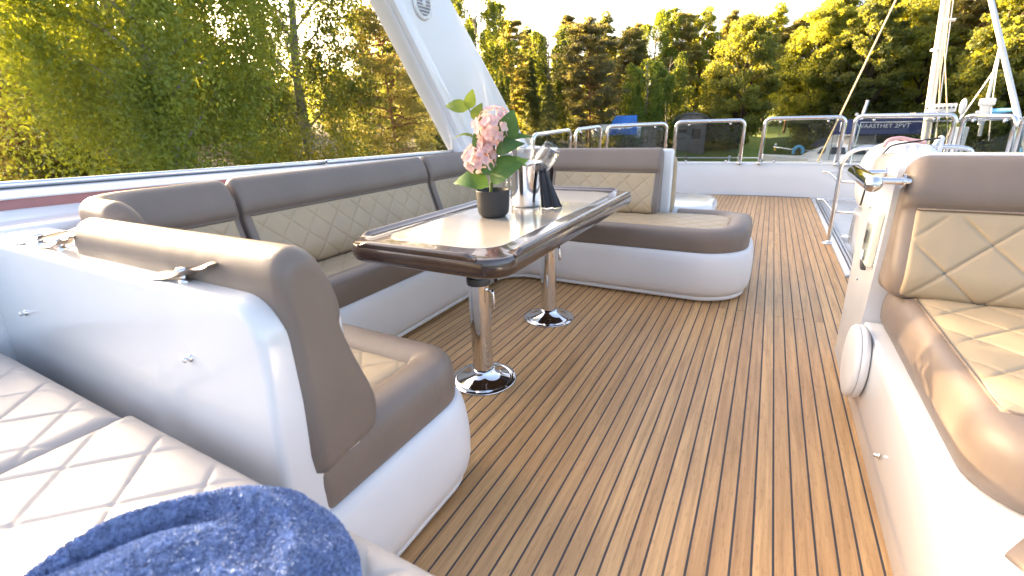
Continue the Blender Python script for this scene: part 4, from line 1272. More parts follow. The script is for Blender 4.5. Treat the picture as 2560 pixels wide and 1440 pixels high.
obj('side_deck', strip(1.75, 2.2, 2.7, 7.5, -0.06, 0.01), MT['gel'], hatch, angle=40)
obj('aft_deck', strip(1.06, 1.76, 2.7, 3.858, -0.06, 0.008), MT['gel'], hatch, angle=40)

lad = thing('ladder_rail', (0.63, 4.35, 0.0), 'polished steel guard rail with two looped rungs standing on the deck beside the hatch', 'ladder rail')
def post(pts, r=0.017): return tube(smooth_curve(pts, 6), r, 12)
fy, ny = 4.875, 3.842
obj('far_hoop', post([(0.583, fy, 0.0), (0.577, fy, 0.25), (0.567, fy, 0.55), (0.562, fy, 0.66), (0.585, fy, 0.755), (0.66, fy, 0.815), (0.80, fy, 0.83), (1.05, fy, 0.83), (1.30, fy, 0.825), (1.38, fy, 0.76), (1.39, fy, 0.5), (1.40, fy, 0.0)]), MT['chrome'], lad)
obj('near_hoop', post([(0.678, ny, 0.0), (0.665, ny, 0.3), (0.645, ny, 0.6), (0.655, ny, 0.74), (0.72, ny, 0.81), (0.85, ny, 0.83), (1.2, ny, 0.83), (1.38, ny, 0.8), (1.41, ny, 0.6), (1.42, ny, 0.0)]), MT['chrome'], lad)
for (x, y) in ((0.583, fy), (0.678, ny)):
    obj('foot', lathe([(0.052, 0.0), (0.052, 0.006), (0.046, 0.010), (0.022, 0.012), (0.018, 0.03)], (x, y, 0.0006), 24), MT['chrome'], lad)
for z, o in ((0.545, 0.05), (0.285, 0.06)):
    obj('rung', tube([(0.57, fy, z), (1.36, fy, z)], 0.010, 10), MT['chrome'], lad)
    obj('looped_rung', tube(smooth_curve([(0.575, fy, z-0.005), (0.535, fy+0.42, z+0.03), (0.53, fy+0.48, z+0.032), (0.56, fy+0.50, z+0.032), (1.36, fy+0.50, z+0.032)], 5), 0.009, 8), MT['chrome'], lad)
yl = obj('lanyard', tube(smooth_curve([(0.655, ny+0.02, 0.70), (0.668, ny+0.03, 0.45), (0.672, ny+0.03, 0.12)], 6), 0.004, 6), MT['black'], lad)
obj('yellow_clip', rbox(0.650, 0.685, ny-0.0, ny+0.05, 0.43, 0.50, 0.012, 2), MT['yellow'], yl)

# ================================================================== raft canister
raft = thing('raft_canister', (0.95, 4.6, 0.0), 'rounded white raft canister tied with black straps and a pink tube behind the right settee', 'raft canister')
def superell(c, r, e=3.2, n=28, m=44):
    V = []
    for i in range(n+1):
        v = -math.pi/2+math.pi*i/n
        for j in range(m):
            u = 2*math.pi*j/m
            sp = lambda w, k: math.copysign(abs(w)**(2/k), w)
            V.append((c[0]+r[0]*sp(math.cos(v), e)*sp(math.cos(u), e), c[1]+r[1]*sp(math.cos(v), e)*sp(math.sin(u), e), c[2]+r[2]*sp(math.sin(v), e)))
    F = []
    for i in range(n):
        for j in range(m): F.append([i*m+j, i*m+(j+1) % m, (i+1)*m+(j+1) % m, (i+1)*m+j])
    return np.array(V), F
cr_ = obj('shell', superell((0.90, 4.62, 0.60), (0.235, 0.40, 0.285), 2.8), MT['plastic'], raft)
for x in (0.86, 0.92):
    obj('rib', superell((x, 4.60, 0.60), (0.010, 0.392, 0.291), 2.8, 20, 20), MT['plastic'], cr_)
obj('cradle', rbox(0.72, 1.1, 4.35, 4.9, 0.012, 0.34, 0.03, 2), MT['gel'], raft)
sp_ = [(0.668, 4.30, 0.44), (0.672, 4.27, 0.58), (0.695, 4.27, 0.74), (0.745, 4.30, 0.84), (0.80, 4.36, 0.875), (0.95, 4.40, 0.90), (1.06, 4.45, 0.915)]
obj('strap', tube(smooth_curve(sp_, 6), 0.0065, 8), MT['black'], raft)
obj('strap', tube(smooth_curve([(1.0, 4.30, 0.80), (1.12, 4.32, 0.66), (1.25, 4.35, 0.65), (1.4, 4.4, 0.64)], 6), 0.007, 8), MT['black'], raft)
obj('pink_tube', tube(smooth_curve([(0.735, 4.35, 0.865), (0.76, 4.38, 0.905), (0.83, 4.42, 0.918), (0.90, 4.42, 0.903), (0.98, 4.40, 0.887)], 6), 0.014, 10), MT['pink'], raft)
obj('grip', tube(smooth_curve([(1.05, 4.5, 0.86), (1.075, 4.5, 0.915), (1.085, 4.5, 0.90), (1.09, 4.5, 0.80)], 6), 0.014, 10), MT['plastic'], raft)
tend = thing('boat_fender', (1.35, 4.5, 0.3), 'white rounded fender lying behind the settee console, tied with a black line', 'fender')
obj('body', superell((1.50, 4.45, 0.56), (0.30, 0.16, 0.12), 2.3, 20, 30), MT['plastic'], tend)
obj('arched_handle', tube(smooth_curve([(1.24, 4.3, 0.60), (1.32, 4.3, 0.675), (1.48, 4.3, 0.695), (1.62, 4.3, 0.68)], 6), 0.014, 8), MT['plastic'], tend)
obj('line', tube(smooth_curve([(1.2, 4.3, 0.55), (1.26, 4.27, 0.63), (1.33, 4.30, 0.62)], 6), 0.006, 6), MT['black'], tend)
obj('chock', rbox(1.24, 1.76, 4.35, 4.55, 0.0101, 0.46, 0.02, 2), MT['gel'], tend)

# ================================================================== trees
def leaf_quads(C, size, g, aspect=0.5, droop=0.0, flat=0.0):
    """rhombic leaf faces at centres C; size array; droop biases the long axis downward, flat biases normals up"""
    N = len(C)
    d = g.normal(0, 1, (N, 3)); d[:, 2] -= droop
    d[:, 2] *= (1-flat)
    d /= np.maximum(np.linalg.norm(d, axis=1), 1e-9)[:, None]
    s = np.cross(d, g.normal(0, 1, (N, 3))); s /= np.maximum(np.linalg.norm(s, axis=1), 1e-9)[:, None]
    L = np.asarray(size).reshape(-1, 1)*0.5
    w = L*aspect
    V = np.stack([C-d*L, C+s*w, C+d*L, C-s*w], 1).reshape(-1, 3)
    return V, np.arange(4*N).reshape(-1, 4)

def limb(g, a, b, sag=0.0, n=6, wob=0.12):
    a, b = np.array(a, float), np.array(b, float)
    t = np.linspace(0, 1, n)[:, None]
    p = a+(b-a)*t
    L = np.linalg.norm(b-a)
    p[1:-1] += g.normal(0, wob*L*0.25, (n-2, 3))
    p[:, 2] += sag*L*(t[:, 0]*(1-t[:, 0]))
    return p

def make_weeping(seed, h, w, nl, leaf=0.10, low=0.12, limbs=26, dens=1.0):
    g = np.random.default_rng(seed)
    tr = [(0, 0, -1.0), (0.05, 0, 0.0), (0.1*w*0.2, 0.05, h*0.3), (-0.05*w, 0.08, h*0.6), (0.02*w, 0.0, h*0.97)]
    tp = smooth_curve(tr, 5)
    wood = [tube(tp, np.linspace(0.022*h+0.02, 0.015, len(tp)), 8)]
    Cs, Sz = [], []
    per = nl//limbs
    for i in range(limbs):
        f = (i+0.5)/limbs
        z0 = h*(0.12+0.76*f)
        az = i*2.399+g.uniform(-0.4, 0.4)
        reach = w*0.5*(0.55+0.6*math.sin(math.pi*min(1, 0.22+0.72*(1-f))))*g.uniform(0.75, 1.12)
        rise = h*g.uniform(0.10, 0.22)*(1-0.35*f)
        k = np.interp(z0, tp[:, 2], np.arange(len(tp)))
        base = np.array([np.interp(k, np.arange(len(tp)), tp[:, c]) for c in range(3)])
        end = base+np.array([math.cos(az)*reach, math.sin(az)*reach, rise])
        lb = limb(g, base, end, 0.35, 8)
        wood.append(tube(lb, np.linspace(0.012*h*0.32, 0.008, 8), 5))
        # weeping strands
        ns = max(6, int(per/55))
        for s in range(ns):
            t = g.uniform(0.25, 1.0)**0.7
            p0 = np.array([np.interp(t*7, np.arange(8), lb[:, c]) for c in range(3)])
            drop = g.uniform(0.12, 0.42)*h*(0.55+0.6*(1-f))
            drop = min(drop, p0[2]-h*low*g.uniform(0.4, 1.4))
            if drop < 0.3: drop = 0.3
            out = g.normal(0, 0.14*w*0.5, 2)+np.array([math.cos(az), math.sin(az)])*0.10*w*g.uniform(0, 1)
            m = int(per/ns)
            u = g.uniform(0, 1, m)**0.85
            C = p0[None, :]+np.column_stack([out[0]*np.sqrt(u), out[1]*np.sqrt(u), 0.10*h*0.3*np.sin(u*1.5)-drop*u**1.5])
            C += g.normal(0, 1, (m, 3))*np.array([0.13, 0.13, 0.10])*(w/7)*(0.6+0.8*g.random())
            Cs.append(C); Sz.append(leaf*g.uniform(0.6, 1.3, m))
    C = np.vstack(Cs); S = np.concatenate(Sz)
    return join(wood), leaf_quads(C, S, g, 0.55, 0.9)

def make_broadleaf(seed, h, w, nl, leaf=0.25, low=0.2, clusters=70, squash=1.0):
    g = np.random.default_rng(seed)
    tp = smooth_curve([(0, 0, -1.0), (0, 0, 0), (g.normal(0, .15), g.normal(0, .15), h*0.4), (g.normal(0, .3), g.normal(0, .3), h*0.85)], 5)
    wood = [tube(tp, np.linspace(0.018*h+0.03, 0.03, len(tp)), 7)]
    cz = h*(low+1)/2; rz = h*(1-low)/2
    lob = g.normal(0, 1, (9, 3)); lob /= np.linalg.norm(lob, axis=1)[:, None]; amp = g.uniform(-0.22, 0.30, 9)
    Cs, Sz = [], []
    per = nl//clusters
    for i in range(clusters):
        d = g.normal(0, 1, 3); d /= np.linalg.norm(d)
        r = g.uniform(0.45, 1.0)**0.5
        k = 1+sum(a*max(0, float(np.dot(d, l)))**3 for a, l in zip(amp, lob))
        taper = 1-0.35*max(0, d[2])
        c = np.array([d[0]*w*0.5*r*k*taper, d[1]*w*0.5*r*k*taper, cz+d[2]*rz*r*min(k, 1.12)*squash])
        if i % 5 == 0:
            zb = min(max(c[2]-0.25*h, h*0.22), h*0.8)
            q = np.interp(zb, tp[:, 2], np.arange(len(tp)))
            b = np.array([np.interp(q, np.arange(len(tp)), tp[:, cc]) for cc in range(3)])
            wood.append(tube(limb(g, b, c, 0.2, 6), np.linspace(0.006*h+0.01, 0.012, 6), 5))
        rad = w*g.uniform(0.045, 0.115)
        m = per
        Q = g.normal(0, 1, (m, 3)); Q /= np.linalg.norm(Q, axis=1)[:, None]
        Q *= (g.uniform(0.25, 1.0, m)**0.5)[:, None]*rad*np.array([1.15, 1.15, 0.75])
        Cs.append(c+Q+g.normal(0, rad*0.12, (m, 3))); Sz.append(leaf*g.uniform(0.6, 1.35, m))
    C = np.vstack(Cs); S = np.concatenate(Sz)
    return join(wood), leaf_quads(C, S, g, 0.6, 0.2)

def make_pine(seed, h, w, nl, leaf=0.30, bare=0.34, fork=False):
    g = np.random.default_rng(seed)
    lean = g.normal(0, 0.03*h, 2)
    tp = smooth_curve([(0, 0, -1.0), (0, 0, 0), (lean[0]*.3, lean[1]*.3, h*0.45), (lean[0], lean[1], h*0.97)], 6)
    wood = [tube(tp, np.linspace(0.016*h+0.02, 0.02, len(tp)), 7)]
    if fork:
        f2 = smooth_curve([(0, 0, h*0.06), (0.09*h, 0, h*0.16), (0.10*h, 0.02*h, h*0.5), (0.06*h, 0, h*0.8)], 6)
        wood.append(tube(f2, np.linspace(0.012*h, 0.02, len(f2)), 7))
    Cs, Sz = [], []
    nb = 64
    per = nl//(nb*5)
    for i in range(nb):
        f = (i/nb)
        z = h*(bare+(1-bare)*f**0.9)*g.uniform(0.97, 1.02)
        reach = w*0.5*(0.35+0.75*math.sin(math.pi*(0.30+0.66*f)))*g.uniform(0.6, 1.15)*(1.0 if f > 0.12 else 0.7)
        az = i*2.399+g.uniform(-.5, .5)
        q = np.interp(min(z, h*0.96), tp[:, 2], np.arange(len(tp)))
        b = np.array([np.interp(q, np.arange(len(tp)), tp[:, c]) for c in range(3)])
        e = b+np.array([math.cos(az)*reach, math.sin(az)*reach, reach*g.uniform(-0.12, 0.35)])
        lb = limb(g, b, e, 0.1, 6, 0.2)
        wood.append(tube(lb, np.linspace(0.005*h, 0.012, 6), 5))
        for c in range(5):
            t = g.uniform(0.45, 1.05)
            p = b+(e-b)*t+g.normal(0, 0.10*reach, 3)
            rad = w*g.uniform(0.05, 0.095)
            Q = g.normal(0, 1, (per, 3))*np.array([rad, rad, rad*0.42])*0.62
            Cs.append(p+Q); Sz.append(leaf*g.uniform(0.6, 1.3, per))
    C = np.vstack(Cs); S = np.concatenate(Sz)
    return join(wood), leaf_quads(C, S, g, 0.30, -0.5)

def make_spruce(seed, h, w, nl, leaf=0.30):
    g = np.random.default_rng(seed)
    tp = np.array([(0, 0, -1.0), (0, 0, 0), (0, 0, h*0.5), (0, 0, h)])
    wood = [tube(tp, [0.016*h, 0.015*h, 0.01*h, 0.01], 7)]
    Cs, Sz = [], []
    nb = 90; per = nl//nb
    for i in range(nb):
        f = i/nb
        z = h*(0.06+0.93*f)
        reach = w*0.5*(1-f)**0.8*g.uniform(0.7, 1.15)+0.1
        az = i*2.399+g.uniform(-.3, .3)
        t = g.uniform(0.1, 1.0, per)**0.7
        C = np.column_stack([math.cos(az)*reach*t, math.sin(az)*reach*t, z-0.30*reach*t**1.3])
        C += g.normal(0, 1, (per, 3))*np.array([0.16, 0.16, 0.10])*reach*0.7
        C[:, 2] -= np.abs(g.normal(0, 0.12*reach, per))
        Cs.append(C); Sz.append(leaf*g.uniform(0.6, 1.3, per))
    return join(wood), leaf_quads(np.vstack(Cs), np.concatenate(Sz), g, 0.35, 0.6)

def make_shrub(seed, h, w, nl, leaf=0.12):
    g = np.random.default_rng(seed)
    wood = []
    Cs, Sz = [], []
    n = 26; per = nl//n
    for i in range(n):
        az = g.uniform(0, 6.3); r = w*0.5*g.uniform(0, 1)**0.6
        p = np.array([math.cos(az)*r, math.sin(az)*r, h*g.uniform(0.12, 1.0)*(1-0.45*(2*r/w)**2)])
        wood.append(tube(limb(g, (p[0]*0.2, p[1]*0.2, -0.3), p, 0.1, 5), np.linspace(0.035, 0.01, 5), 5))
        rad = w*g.uniform(0.10, 0.18)
        Cs.append(p+g.normal(0, 1, (per, 3))*np.array([rad, rad, rad*0.8])*0.7); Sz.append(leaf*g.uniform(0.6, 1.35, per))
    return join(wood), leaf_quads(np.vstack(Cs), np.concatenate(Sz), g, 0.55, 0.2)

TREES = {}
def proto(kind, gen, bark, leafm):
    wd, lv = gen
    tm = bpy.data.meshes.new('trunk'); tm.from_pydata(wd[0].tolist(), [], wd[1]); tm.materials.append(MT[bark])
    tm.polygons.foreach_set('use_smooth', [True]*len(tm.polygons))
    V, F = lv
    cm = bpy.data.meshes.new('crown')
    V = np.ascontiguousarray(V, np.float32); F = np.ascontiguousarray(F, np.int32)
    cm.vertices.add(len(V)); cm.vertices.foreach_set('co', V.ravel())
    cm.loops.add(F.size); cm.loops.foreach_set('vertex_index', F.ravel())
    cm.polygons.add(len(F)); cm.polygons.foreach_set('loop_start', np.arange(0, F.size, 4, dtype=np.int32))
    cm.update(calc_edges=True); cm.materials.append(MT[leafm])
    TREES[kind] = (tm, cm)
proto('birch_a', make_weeping(1, 13.0, 5.8, 150000, 0.10, 0.045, 38), 'birchbark', 'birch')
proto('birch_b', make_weeping(2, 14.0, 6.2, 46000, 0.13, 0.16, 24), 'birchbark', 'birch')
proto('far_birch_a', make_weeping(3, 15.0, 6.0, 36000, 0.25, 0.08, 24), 'birchbark', 'birch')
proto('far_birch_b', make_weeping(4, 13.5, 5.4, 34000, 0.25, 0.08, 24), 'birchbark', 'birch')
proto('broad_a', make_broadleaf(5, 15.0, 9.0, 64000, 0.27, 0.06, 230), 'bark', 'decid')
proto('broad_b', make_broadleaf(6, 13.5, 6.4, 46000, 0.26, 0.10, 190), 'bark', 'decid')
proto('broad_c', make_broadleaf(7, 16.5, 6.0, 42000, 0.26, 0.18, 170), 'bark', 'decid')
proto('pine_a', make_pine(8, 16.0, 6.2, 42000, 0.32, 0.24), 'pinebark', 'pine')
proto('pine_b', make_pine(9, 14.5, 6.8, 42000, 0.32, 0.20, True), 'pinebark', 'pine')
proto('pine_c', make_pine(10, 17.0, 5.2, 38000, 0.32, 0.28), 'pinebark', 'pine')
proto('spruce_a', make_spruce(12, 15.5, 5.2, 36000, 0.30), 'bark', 'spruce')
proto('spruce_b', make_spruce(13, 9.0, 3.8, 12000, 0.24), 'bark', 'spruce')
proto('near_pine', make_pine(14, 11.0, 5.6, 34000, 0.17, 0.16), 'pinebark', 'pine')
proto('shrub_a', make_shrub(15, 3.0, 4.2, 15000, 0.11), 'bark', 'shrub')
proto('shrub_b', make_shrub(16, 2.2, 3.4, 9000, 0.16), 'bark', 'shrub')

def plant_tree(kind, px, r, s, label, cat='tree', group=None, rot=None, sz=1.0, name=None):
    az = az_of(px)
    z = ground_z(az, r)
    nm = name or {'b': 'birch_tree', 'f': 'birch_tree', 'p': 'pine_tree', 's': 'spruce_tree', 'n': 'pine_tree'}[kind[0]]
    if kind.startswith('broad'): nm = 'leafy_tree'
    if kind.startswith('shrub'): nm = 'shrub'
    loc = polar(az, r, z)
    t = thing(nm, loc, label, cat, group)
    t.rotation_euler = (0, 0, (px*0.37+r*1.1) % 6.28 if rot is None else rot)
    t.scale = (s, s, s*sz)
    tm, cm = TREES[kind]
    for n_, m_ in (('trunk', tm), ('crown', cm)):
        o = bpy.data.objects.new(n_, m_); COL.objects.link(o); o.parent = t
    return t

# ---- the port shore, near
NEAR = 'trees and shrubs on the near port shore'
plant_tree('birch_a', 420, 15.5, 1.0, 'huge weeping birch with dense green foliage filling the upper left', group=NEAR)
plant_tree('birch_b', 765, 21.0, 1.0, 'slender yellow-green weeping birch right of the huge birch', group=NEAR)
plant_tree('birch_b', 60, 26.0, 0.52, 'sunlit weeping birch at the left edge behind the huge birch', group=NEAR, rot=2.0)
plant_tree('birch_b', 335, 22.5, 1.05, 'added weeping birch close behind the huge one, a little to its left, shading the far deck', group=NEAR, rot=5.0)  # extra birch added to keep direct sun off the far planks
plant_tree('near_pine', 985, 22.0, 0.78, 'dark pine half hidden by the slanting white arch leg', group=NEAR)
plant_tree('near_pine', 20, 21.0, 0.48, 'small pine at the left edge low behind the rail', group=NEAR, rot=1.0)
plant_tree('shrub_a', 745, 17.5, 0.9, 'yellow-green shrub left of the arch foot, just over the rail', 'shrub', NEAR)
plant_tree('shrub_a', 880, 17.5, 1.15, 'rounded green shrub below the pine, left of the arch', 'shrub', NEAR, rot=2.2)
plant_tree('shrub_a', 1010, 18.5, 1.1, 'dark green shrub touching the arch leg near the sofa corner', 'shrub', NEAR, rot=4.1)
plant_tree('shrub_b', 160, 20.0, 1.0, 'low shrub at the foot of the trunks on the far left', 'shrub', NEAR)
plant_tree('shrub_b', 30, 26.0, 1.1, 'low shrub at the very left edge of the shore', 'shrub', NEAR, rot=3.0)
# ---- second row on the port side
BACK2 = 'trees standing further back on the port shore'
for i, (k, px, r, s, lab) in enumerate([
    ('broad_b', 130, 38, 0.60, 'leafy tree seen through the far left branches'), ('far_birch_a', 300, 42, 0.9, 'distant birch behind the left part of the huge birch'),
    ('pine_a', 520, 44, 0.62, 'distant pine behind the right part of the huge birch'), ('spruce_b', 700, 33, 0.9, 'small spruce between the left birches'),
    ('broad_b', 850, 40, 0.42, 'leafy tree behind the slender birch'), ('spruce_b', 930, 30, 0.85, 'small dark spruce beside the half hidden pine'),
    ('far_birch_b', 1060, 44, 0.62, 'birch behind the upper part of the arch leg'), ('broad_b', 1010, 46, 0.7, 'leafy tree behind the arch leg, low in the gap'),
    ('spruce_b', 1090, 30, 0.95, 'dark young spruce at the foot of the arch leg')]):
    plant_tree(k, px, r, s, lab, group=BACK2)
# ---- the far shore, left to right
FAR = 'forest trees on the far shore'
front = [
    ('far_birch_a', 1205, 52, 1.05, 'bright birch right beside the top of the arch leg'),
    ('pine_c', 1290, 57, 0.80, 'tall slim pine whose top stands highest left of the double-trunk pine'),
    ('spruce_a', 1330, 55, 0.62, 'dark spruce left of the double-trunk pine'),
    ('far_birch_b', 1372, 60, 0.98, 'yellow sunlit birch left of the double-trunk pine'),
    ('pine_b', 1475, 53, 0.88, 'reddish pine with a double trunk above the small smoked panels'),
    ('spruce_b', 1372, 50, 0.80, 'young spruce at the foot of the forest left of the double-trunk pine'),
    ('spruce_b', 1560, 58, 0.85, 'young spruce right of the double-trunk pine'),
    ('far_birch_b', 1610, 55, 0.72, 'drooping green birch above the third smoked panel'),
    ('far_birch_a', 1665, 57, 0.66, 'drooping green birch above the fourth smoked panel'),
    ('broad_a', 1850, 58, 0.86, 'broad round leafy tree above the gap between the fourth and fifth panels'),
    ('spruce_b', 1770, 62, 0.80, 'young spruce in front of the broad round tree'),
    ('broad_a', 2030, 64, 0.92, 'broad dark leafy tree above the fifth panel'),
    ('broad_b', 2150, 62, 1.00, 'leafy tree left of the tall mast'),
    ('broad_a', 2270, 66, 1.02, 'dense leafy tree directly behind the tall mast'),
    ('pine_a', 2390, 64, 0.92, 'pine right of the tall mast'),
    ('broad_b', 2470, 60, 1.05, 'leafy tree behind the crossing stays at the right'),
    ('broad_a', 2570, 64, 1.0, 'leafy tree at the right edge of the picture')]
for k, px, r, s, lab in front:
    plant_tree(k, px, r, s, lab, group=FAR)
back = [('pine_a', 1240, 66, 0.86, 'pine top rising behind the birch beside the arch'), ('broad_c', 1330, 70, 0.88, 'sunlit leafy treetop between the first pines'),
    ('pine_c', 1415, 70, 0.94, 'slim pine top behind the yellow birch'), ('broad_c', 1500, 72, 0.98, 'sunlit leafy treetop just right of the double-trunk pine crown'),
    ('pine_a', 1555, 68, 0.86, 'pine top with gaps of sky right of the double-trunk pine'), ('far_birch_a', 1625, 72, 1.12, 'tall birch with a bright yellow left side'),
    ('pine_c', 1680, 71, 0.92, 'slim pine behind the drooping birches'), ('broad_c', 1735, 74, 0.98, 'leafy treetop left of the broad round tree'),
    ('pine_a', 1800, 76, 0.95, 'pine top showing over the left of the broad round tree'), ('broad_c', 1905, 78, 0.98, 'leafy treetop over the right of the broad round tree'),
    ('pine_c', 1965, 76, 0.84, 'slim pine top in the dip of the skyline'), ('broad_c', 2045, 78, 1.10, 'yellow treetop left of the slanting stay'),
    ('far_birch_a', 2120, 80, 1.25, 'yellow birch top crossed by the slanting stay'), ('broad_c', 2215, 82, 1.22, 'leafy treetop right of the slanting stay'),
    ('pine_a', 2300, 80, 1.20, 'pine top left of the tall mast'), ('broad_c', 2420, 80, 1.25, 'bright yellow treetop right of the tall mast'),
    ('far_birch_b', 2500, 82, 1.35, 'birch top between the stays at the right'), ('broad_c', 2590, 80, 1.3, 'treetop at the upper right corner')]
for k, px, r, s, lab in back:
    plant_tree(k, px, r, s, lab, group=FAR)
UNDER = 'bushes along the foot of the far forest'
ubush = [(1235, 'beside the arch foot'), (1300, 'below the first slim pine'), (1420, 'left of the forked trunk'), (1530, 'right of the forked trunk'), (1640, 'above the third smoked panel'), (1720, 'above the fourth panel left half'), 
         (2040, 'above the fifth panel right half'), (2130, 'between the fifth and sixth panels'), (2230, 'left of the tall mast foot'), (2350, 'right of the tall mast foot'), (2440, 'below the crossing stays'), (2540, 'at the right edge')]
for i, (px, where) in enumerate(ubush):
    plant_tree('shrub_b', px, 54+7*(i % 3), 1.35+0.25*(i % 2), 'bush at the foot of the far forest, '+where, 'bush', UNDER)

# ---- the wood behind, too far to tell tree from tree
def far_wood():
    g = np.random.default_rng(40)
    N = 70000
    az = g.uniform(-34, 84, N)
    r = g.uniform(92, 122, N)
    r = np.where(az > 52, r*0.55, r)
    top = 11.0+2.6*np.sin(az*0.9)+1.8*np.sin(az*2.3+1)+1.2*np.sin(az*5.1+2)
    top = np.where(az > 52, top*0.5, top)
    z = -1.5+(top+1.5)*g.uniform(0, 1, N)**0.75+g.normal(0, 0.5, N)
    C = np.column_stack([-np.sin(np.radians(az))*r, np.cos(np.radians(az))*r, z])
    V, F = leaf_quads(C, 1.0*g.uniform(0.5, 1.2, N), g, 0.6, 0.2)
    o = fastmesh('far_wood', V, F, MT['decid'])
    tag(o, 'mass of distant woodland closing the view behind the forest trees', 'woodland', kind='stuff')
far_wood()

# ================================================================== marina: boats, pier, sheds
def local(px, r, z):
    """frame at a place on the water: x to the viewer's right, y away, z up"""
    az = az_of(px)
    o = polar(az, r, z)
    a = R_(az)
    ex = Vector((math.cos(a), math.sin(a), 0)); ey = Vector((-math.sin(a), math.cos(a), 0))
    return Matrix(((ex.x, ey.x, 0, o.x), (ex.y, ey.y, 0, o.y), (0, 0, 1, o.z), (0, 0, 0, 1)))

def hull_mesh(L, B, fb, bow=1, sheer=0.25):
    """hull along local x, bow at +x if bow>0; z=0 at the waterline"""
    n = 16; secs = []
    for i in range(n+1):
        t = i/n
        x = (-L/2+L*t)*bow
        w = B/2*min(1, (1-t)**0.55*1.6+0.02)*(0.82+0.18*min(1, t*4))
        top = fb*(1+sheer*t*t)
        xr = x+bow*0.10*L*t**6*0.6
        secs.append([(x, 0.02*w, -0.45), (x, 0.72*w, -0.15), (x+bow*0.02*L*t**3, 0.95*w, fb*0.4), (xr, w, top), (xr, w*0.92, top+0.04), (xr, 0, top+0.06),
                     (xr, -w*0.92, top+0.04), (xr, -w, top), (x+bow*0.02*L*t**3, -0.95*w, fb*0.4), (x, -0.72*w, -0.15)])
    V = np.array(secs).reshape(-1, 3); K = 10; F = []
    for i in range(n):
        for k in range(K):
            l = (k+1) % K
            F.append([i*K+k, (i+1)*K+k, (i+1)*K+l, i*K+l] if bow > 0 else [i*K+k, i*K+l, (i+1)*K+l, (i+1)*K+k])
    F.append(list(range(K))); F.append([n*K+k for k in range(K)])
    return V, F
def wedge(x0, x1, y, z0, z1, s0=0.0, s1=0.0, taper=0.85):
    """cabin block with raked ends"""
    V = [(x0, -y, z0), (x1, -y, z0), (x1, y, z0), (x0, y, z0), (x0+s0, -y*taper, z1), (x1-s1, -y*taper, z1), (x1-s1, y*taper, z1), (x0+s0, y*taper, z1)]
    F = [[3, 2, 1, 0], [4, 5, 6, 7], [0, 1, 5, 4], [1, 2, 6, 5], [2, 3, 7, 6], [3, 0, 4, 7]]
    return np.array(V, float), F
def bobj(name, vf, mat, M, parent, smooth=True, angle=35):
    return obj(name, xform(vf, M), MT[mat], parent, smooth, angle)
def pxpt(u, v, r):
    """world point on the sight line of a photo pixel at horizontal distance r"""
    d = _right*((u-1280)/1138.0)+_down*((v-720)/1138.0)+_f
    k = r/math.hypot(d[0], d[1])
    return (d[0]*k, d[1]*k, CAM_H+d[2]*k)
def boat_root(px, r, label, cat, nm):
    M = local(px, r, WATER_Z)
    return M, thing(nm, M.translation, label, cat, 'boats moored in the marina')

# motor cruiser seen through the fifth panel
M, b = boat_root(2085, 46, 'white motor cruiser with a navy stern canvas, seen through the fifth panel', 'boat', 'motor_cruiser')
bobj('hull', hull_mesh(8.4, 2.9, 1.25, -1), 'hull', M, b)
bobj('cabin', wedge(-2.2, 3.4, 1.15, 1.25, 2.35, 1.8, 0.3), 'hull', M, b)
for i in range(3): bobj('window', wedge(-0.7+1.2*i, 0.25+1.2*i, 1.13, 1.75, 2.15, 0.25, 0.0, 0.93), 'window', M, b)
bobj('windscreen', wedge(-1.3, -0.2, 0.95, 2.3, 2.95, 0.75, 0.0), 'window', M, b)
bobj('flybridge', wedge(-0.2, 3.0, 1.0, 2.33, 3.1, 0.3, 0.2), 'hull', M, b)
bobj('stern_canvas', wedge(1.5, 3.9, 1.05, 3.1, 3.95, 0.3, 0.2), 'navy', M, b)
bobj('radar_mast', join([tube([(1.7, 0, 3.9), (1.9, 0, 5.6)], 0.10, 8), tube([(1.4, -.4, 4.6), (1.4, .4, 4.6)], 0.12, 8)]), 'hull', M, b)
bobj('bow_rail', tube([(-3.9, 0.2, 2.2), (-2.4, -0.9, 2.05), (-0.6, -1.2, 1.95)], 0.03, 6), 'chrome', M, b)
bobj('lifebuoy', tube([(-2.0+0.33*math.cos(t), -1.15, 1.95+0.36*math.sin(t)) for t in np.linspace(-0.6, 3.74, 14)], 0.11, 8), 'bluecover', M, b)
# cruiser with the lettered navy canopy
M, b = boat_root(2225, 44, 'white cruiser under a long navy canopy with white lettering, seen through the widest panel', 'boat', 'canopy_cruiser')
bobj('hull', hull_mesh(9.0, 3.1, 1.35, 1), 'hull', M, b)
bobj('cabin', wedge(-3.6, 2.4, 1.2, 1.35, 2.55, 0.3, 1.4), 'hull', M, b)
for i in range(4): bobj('window', wedge(-3.1+1.2*i, -2.1+1.2*i, 1.18, 1.85, 2.35, 0.05, 0.15, 0.94), 'window', M, b)
cn = bobj('canopy', wedge(-3.3, 2.5, 1.35, 3.25, 4.25, 0.15, 0.5), 'navy', M, b)
for x in (-3.1, -0.6, 1.9): bobj('canopy_pole', tube([(x, -1.25, 1.4), (x, -1.25, 3.3)], 0.03, 6), 'chrome', M, b)
tcu = bpy.data.curves.new('lettering', 'FONT'); tcu.body = 'WAASTHET 2PVT'; tcu.size = 0.38; tcu.align_x = 'CENTER'; tcu.extrude = 0.004
tob = bpy.data.objects.new('lettering_tmp', tcu); COL.objects.link(tob)
dg = bpy.context.evaluated_depsgraph_get()
tme = bpy.data.meshes.new_from_object(tob.evaluated_get(dg)); bpy.data.objects.remove(tob)
tv = np.array([v.co[:] for v in tme.vertices]); tf = [list(p.vertices) for p in tme.polygons]
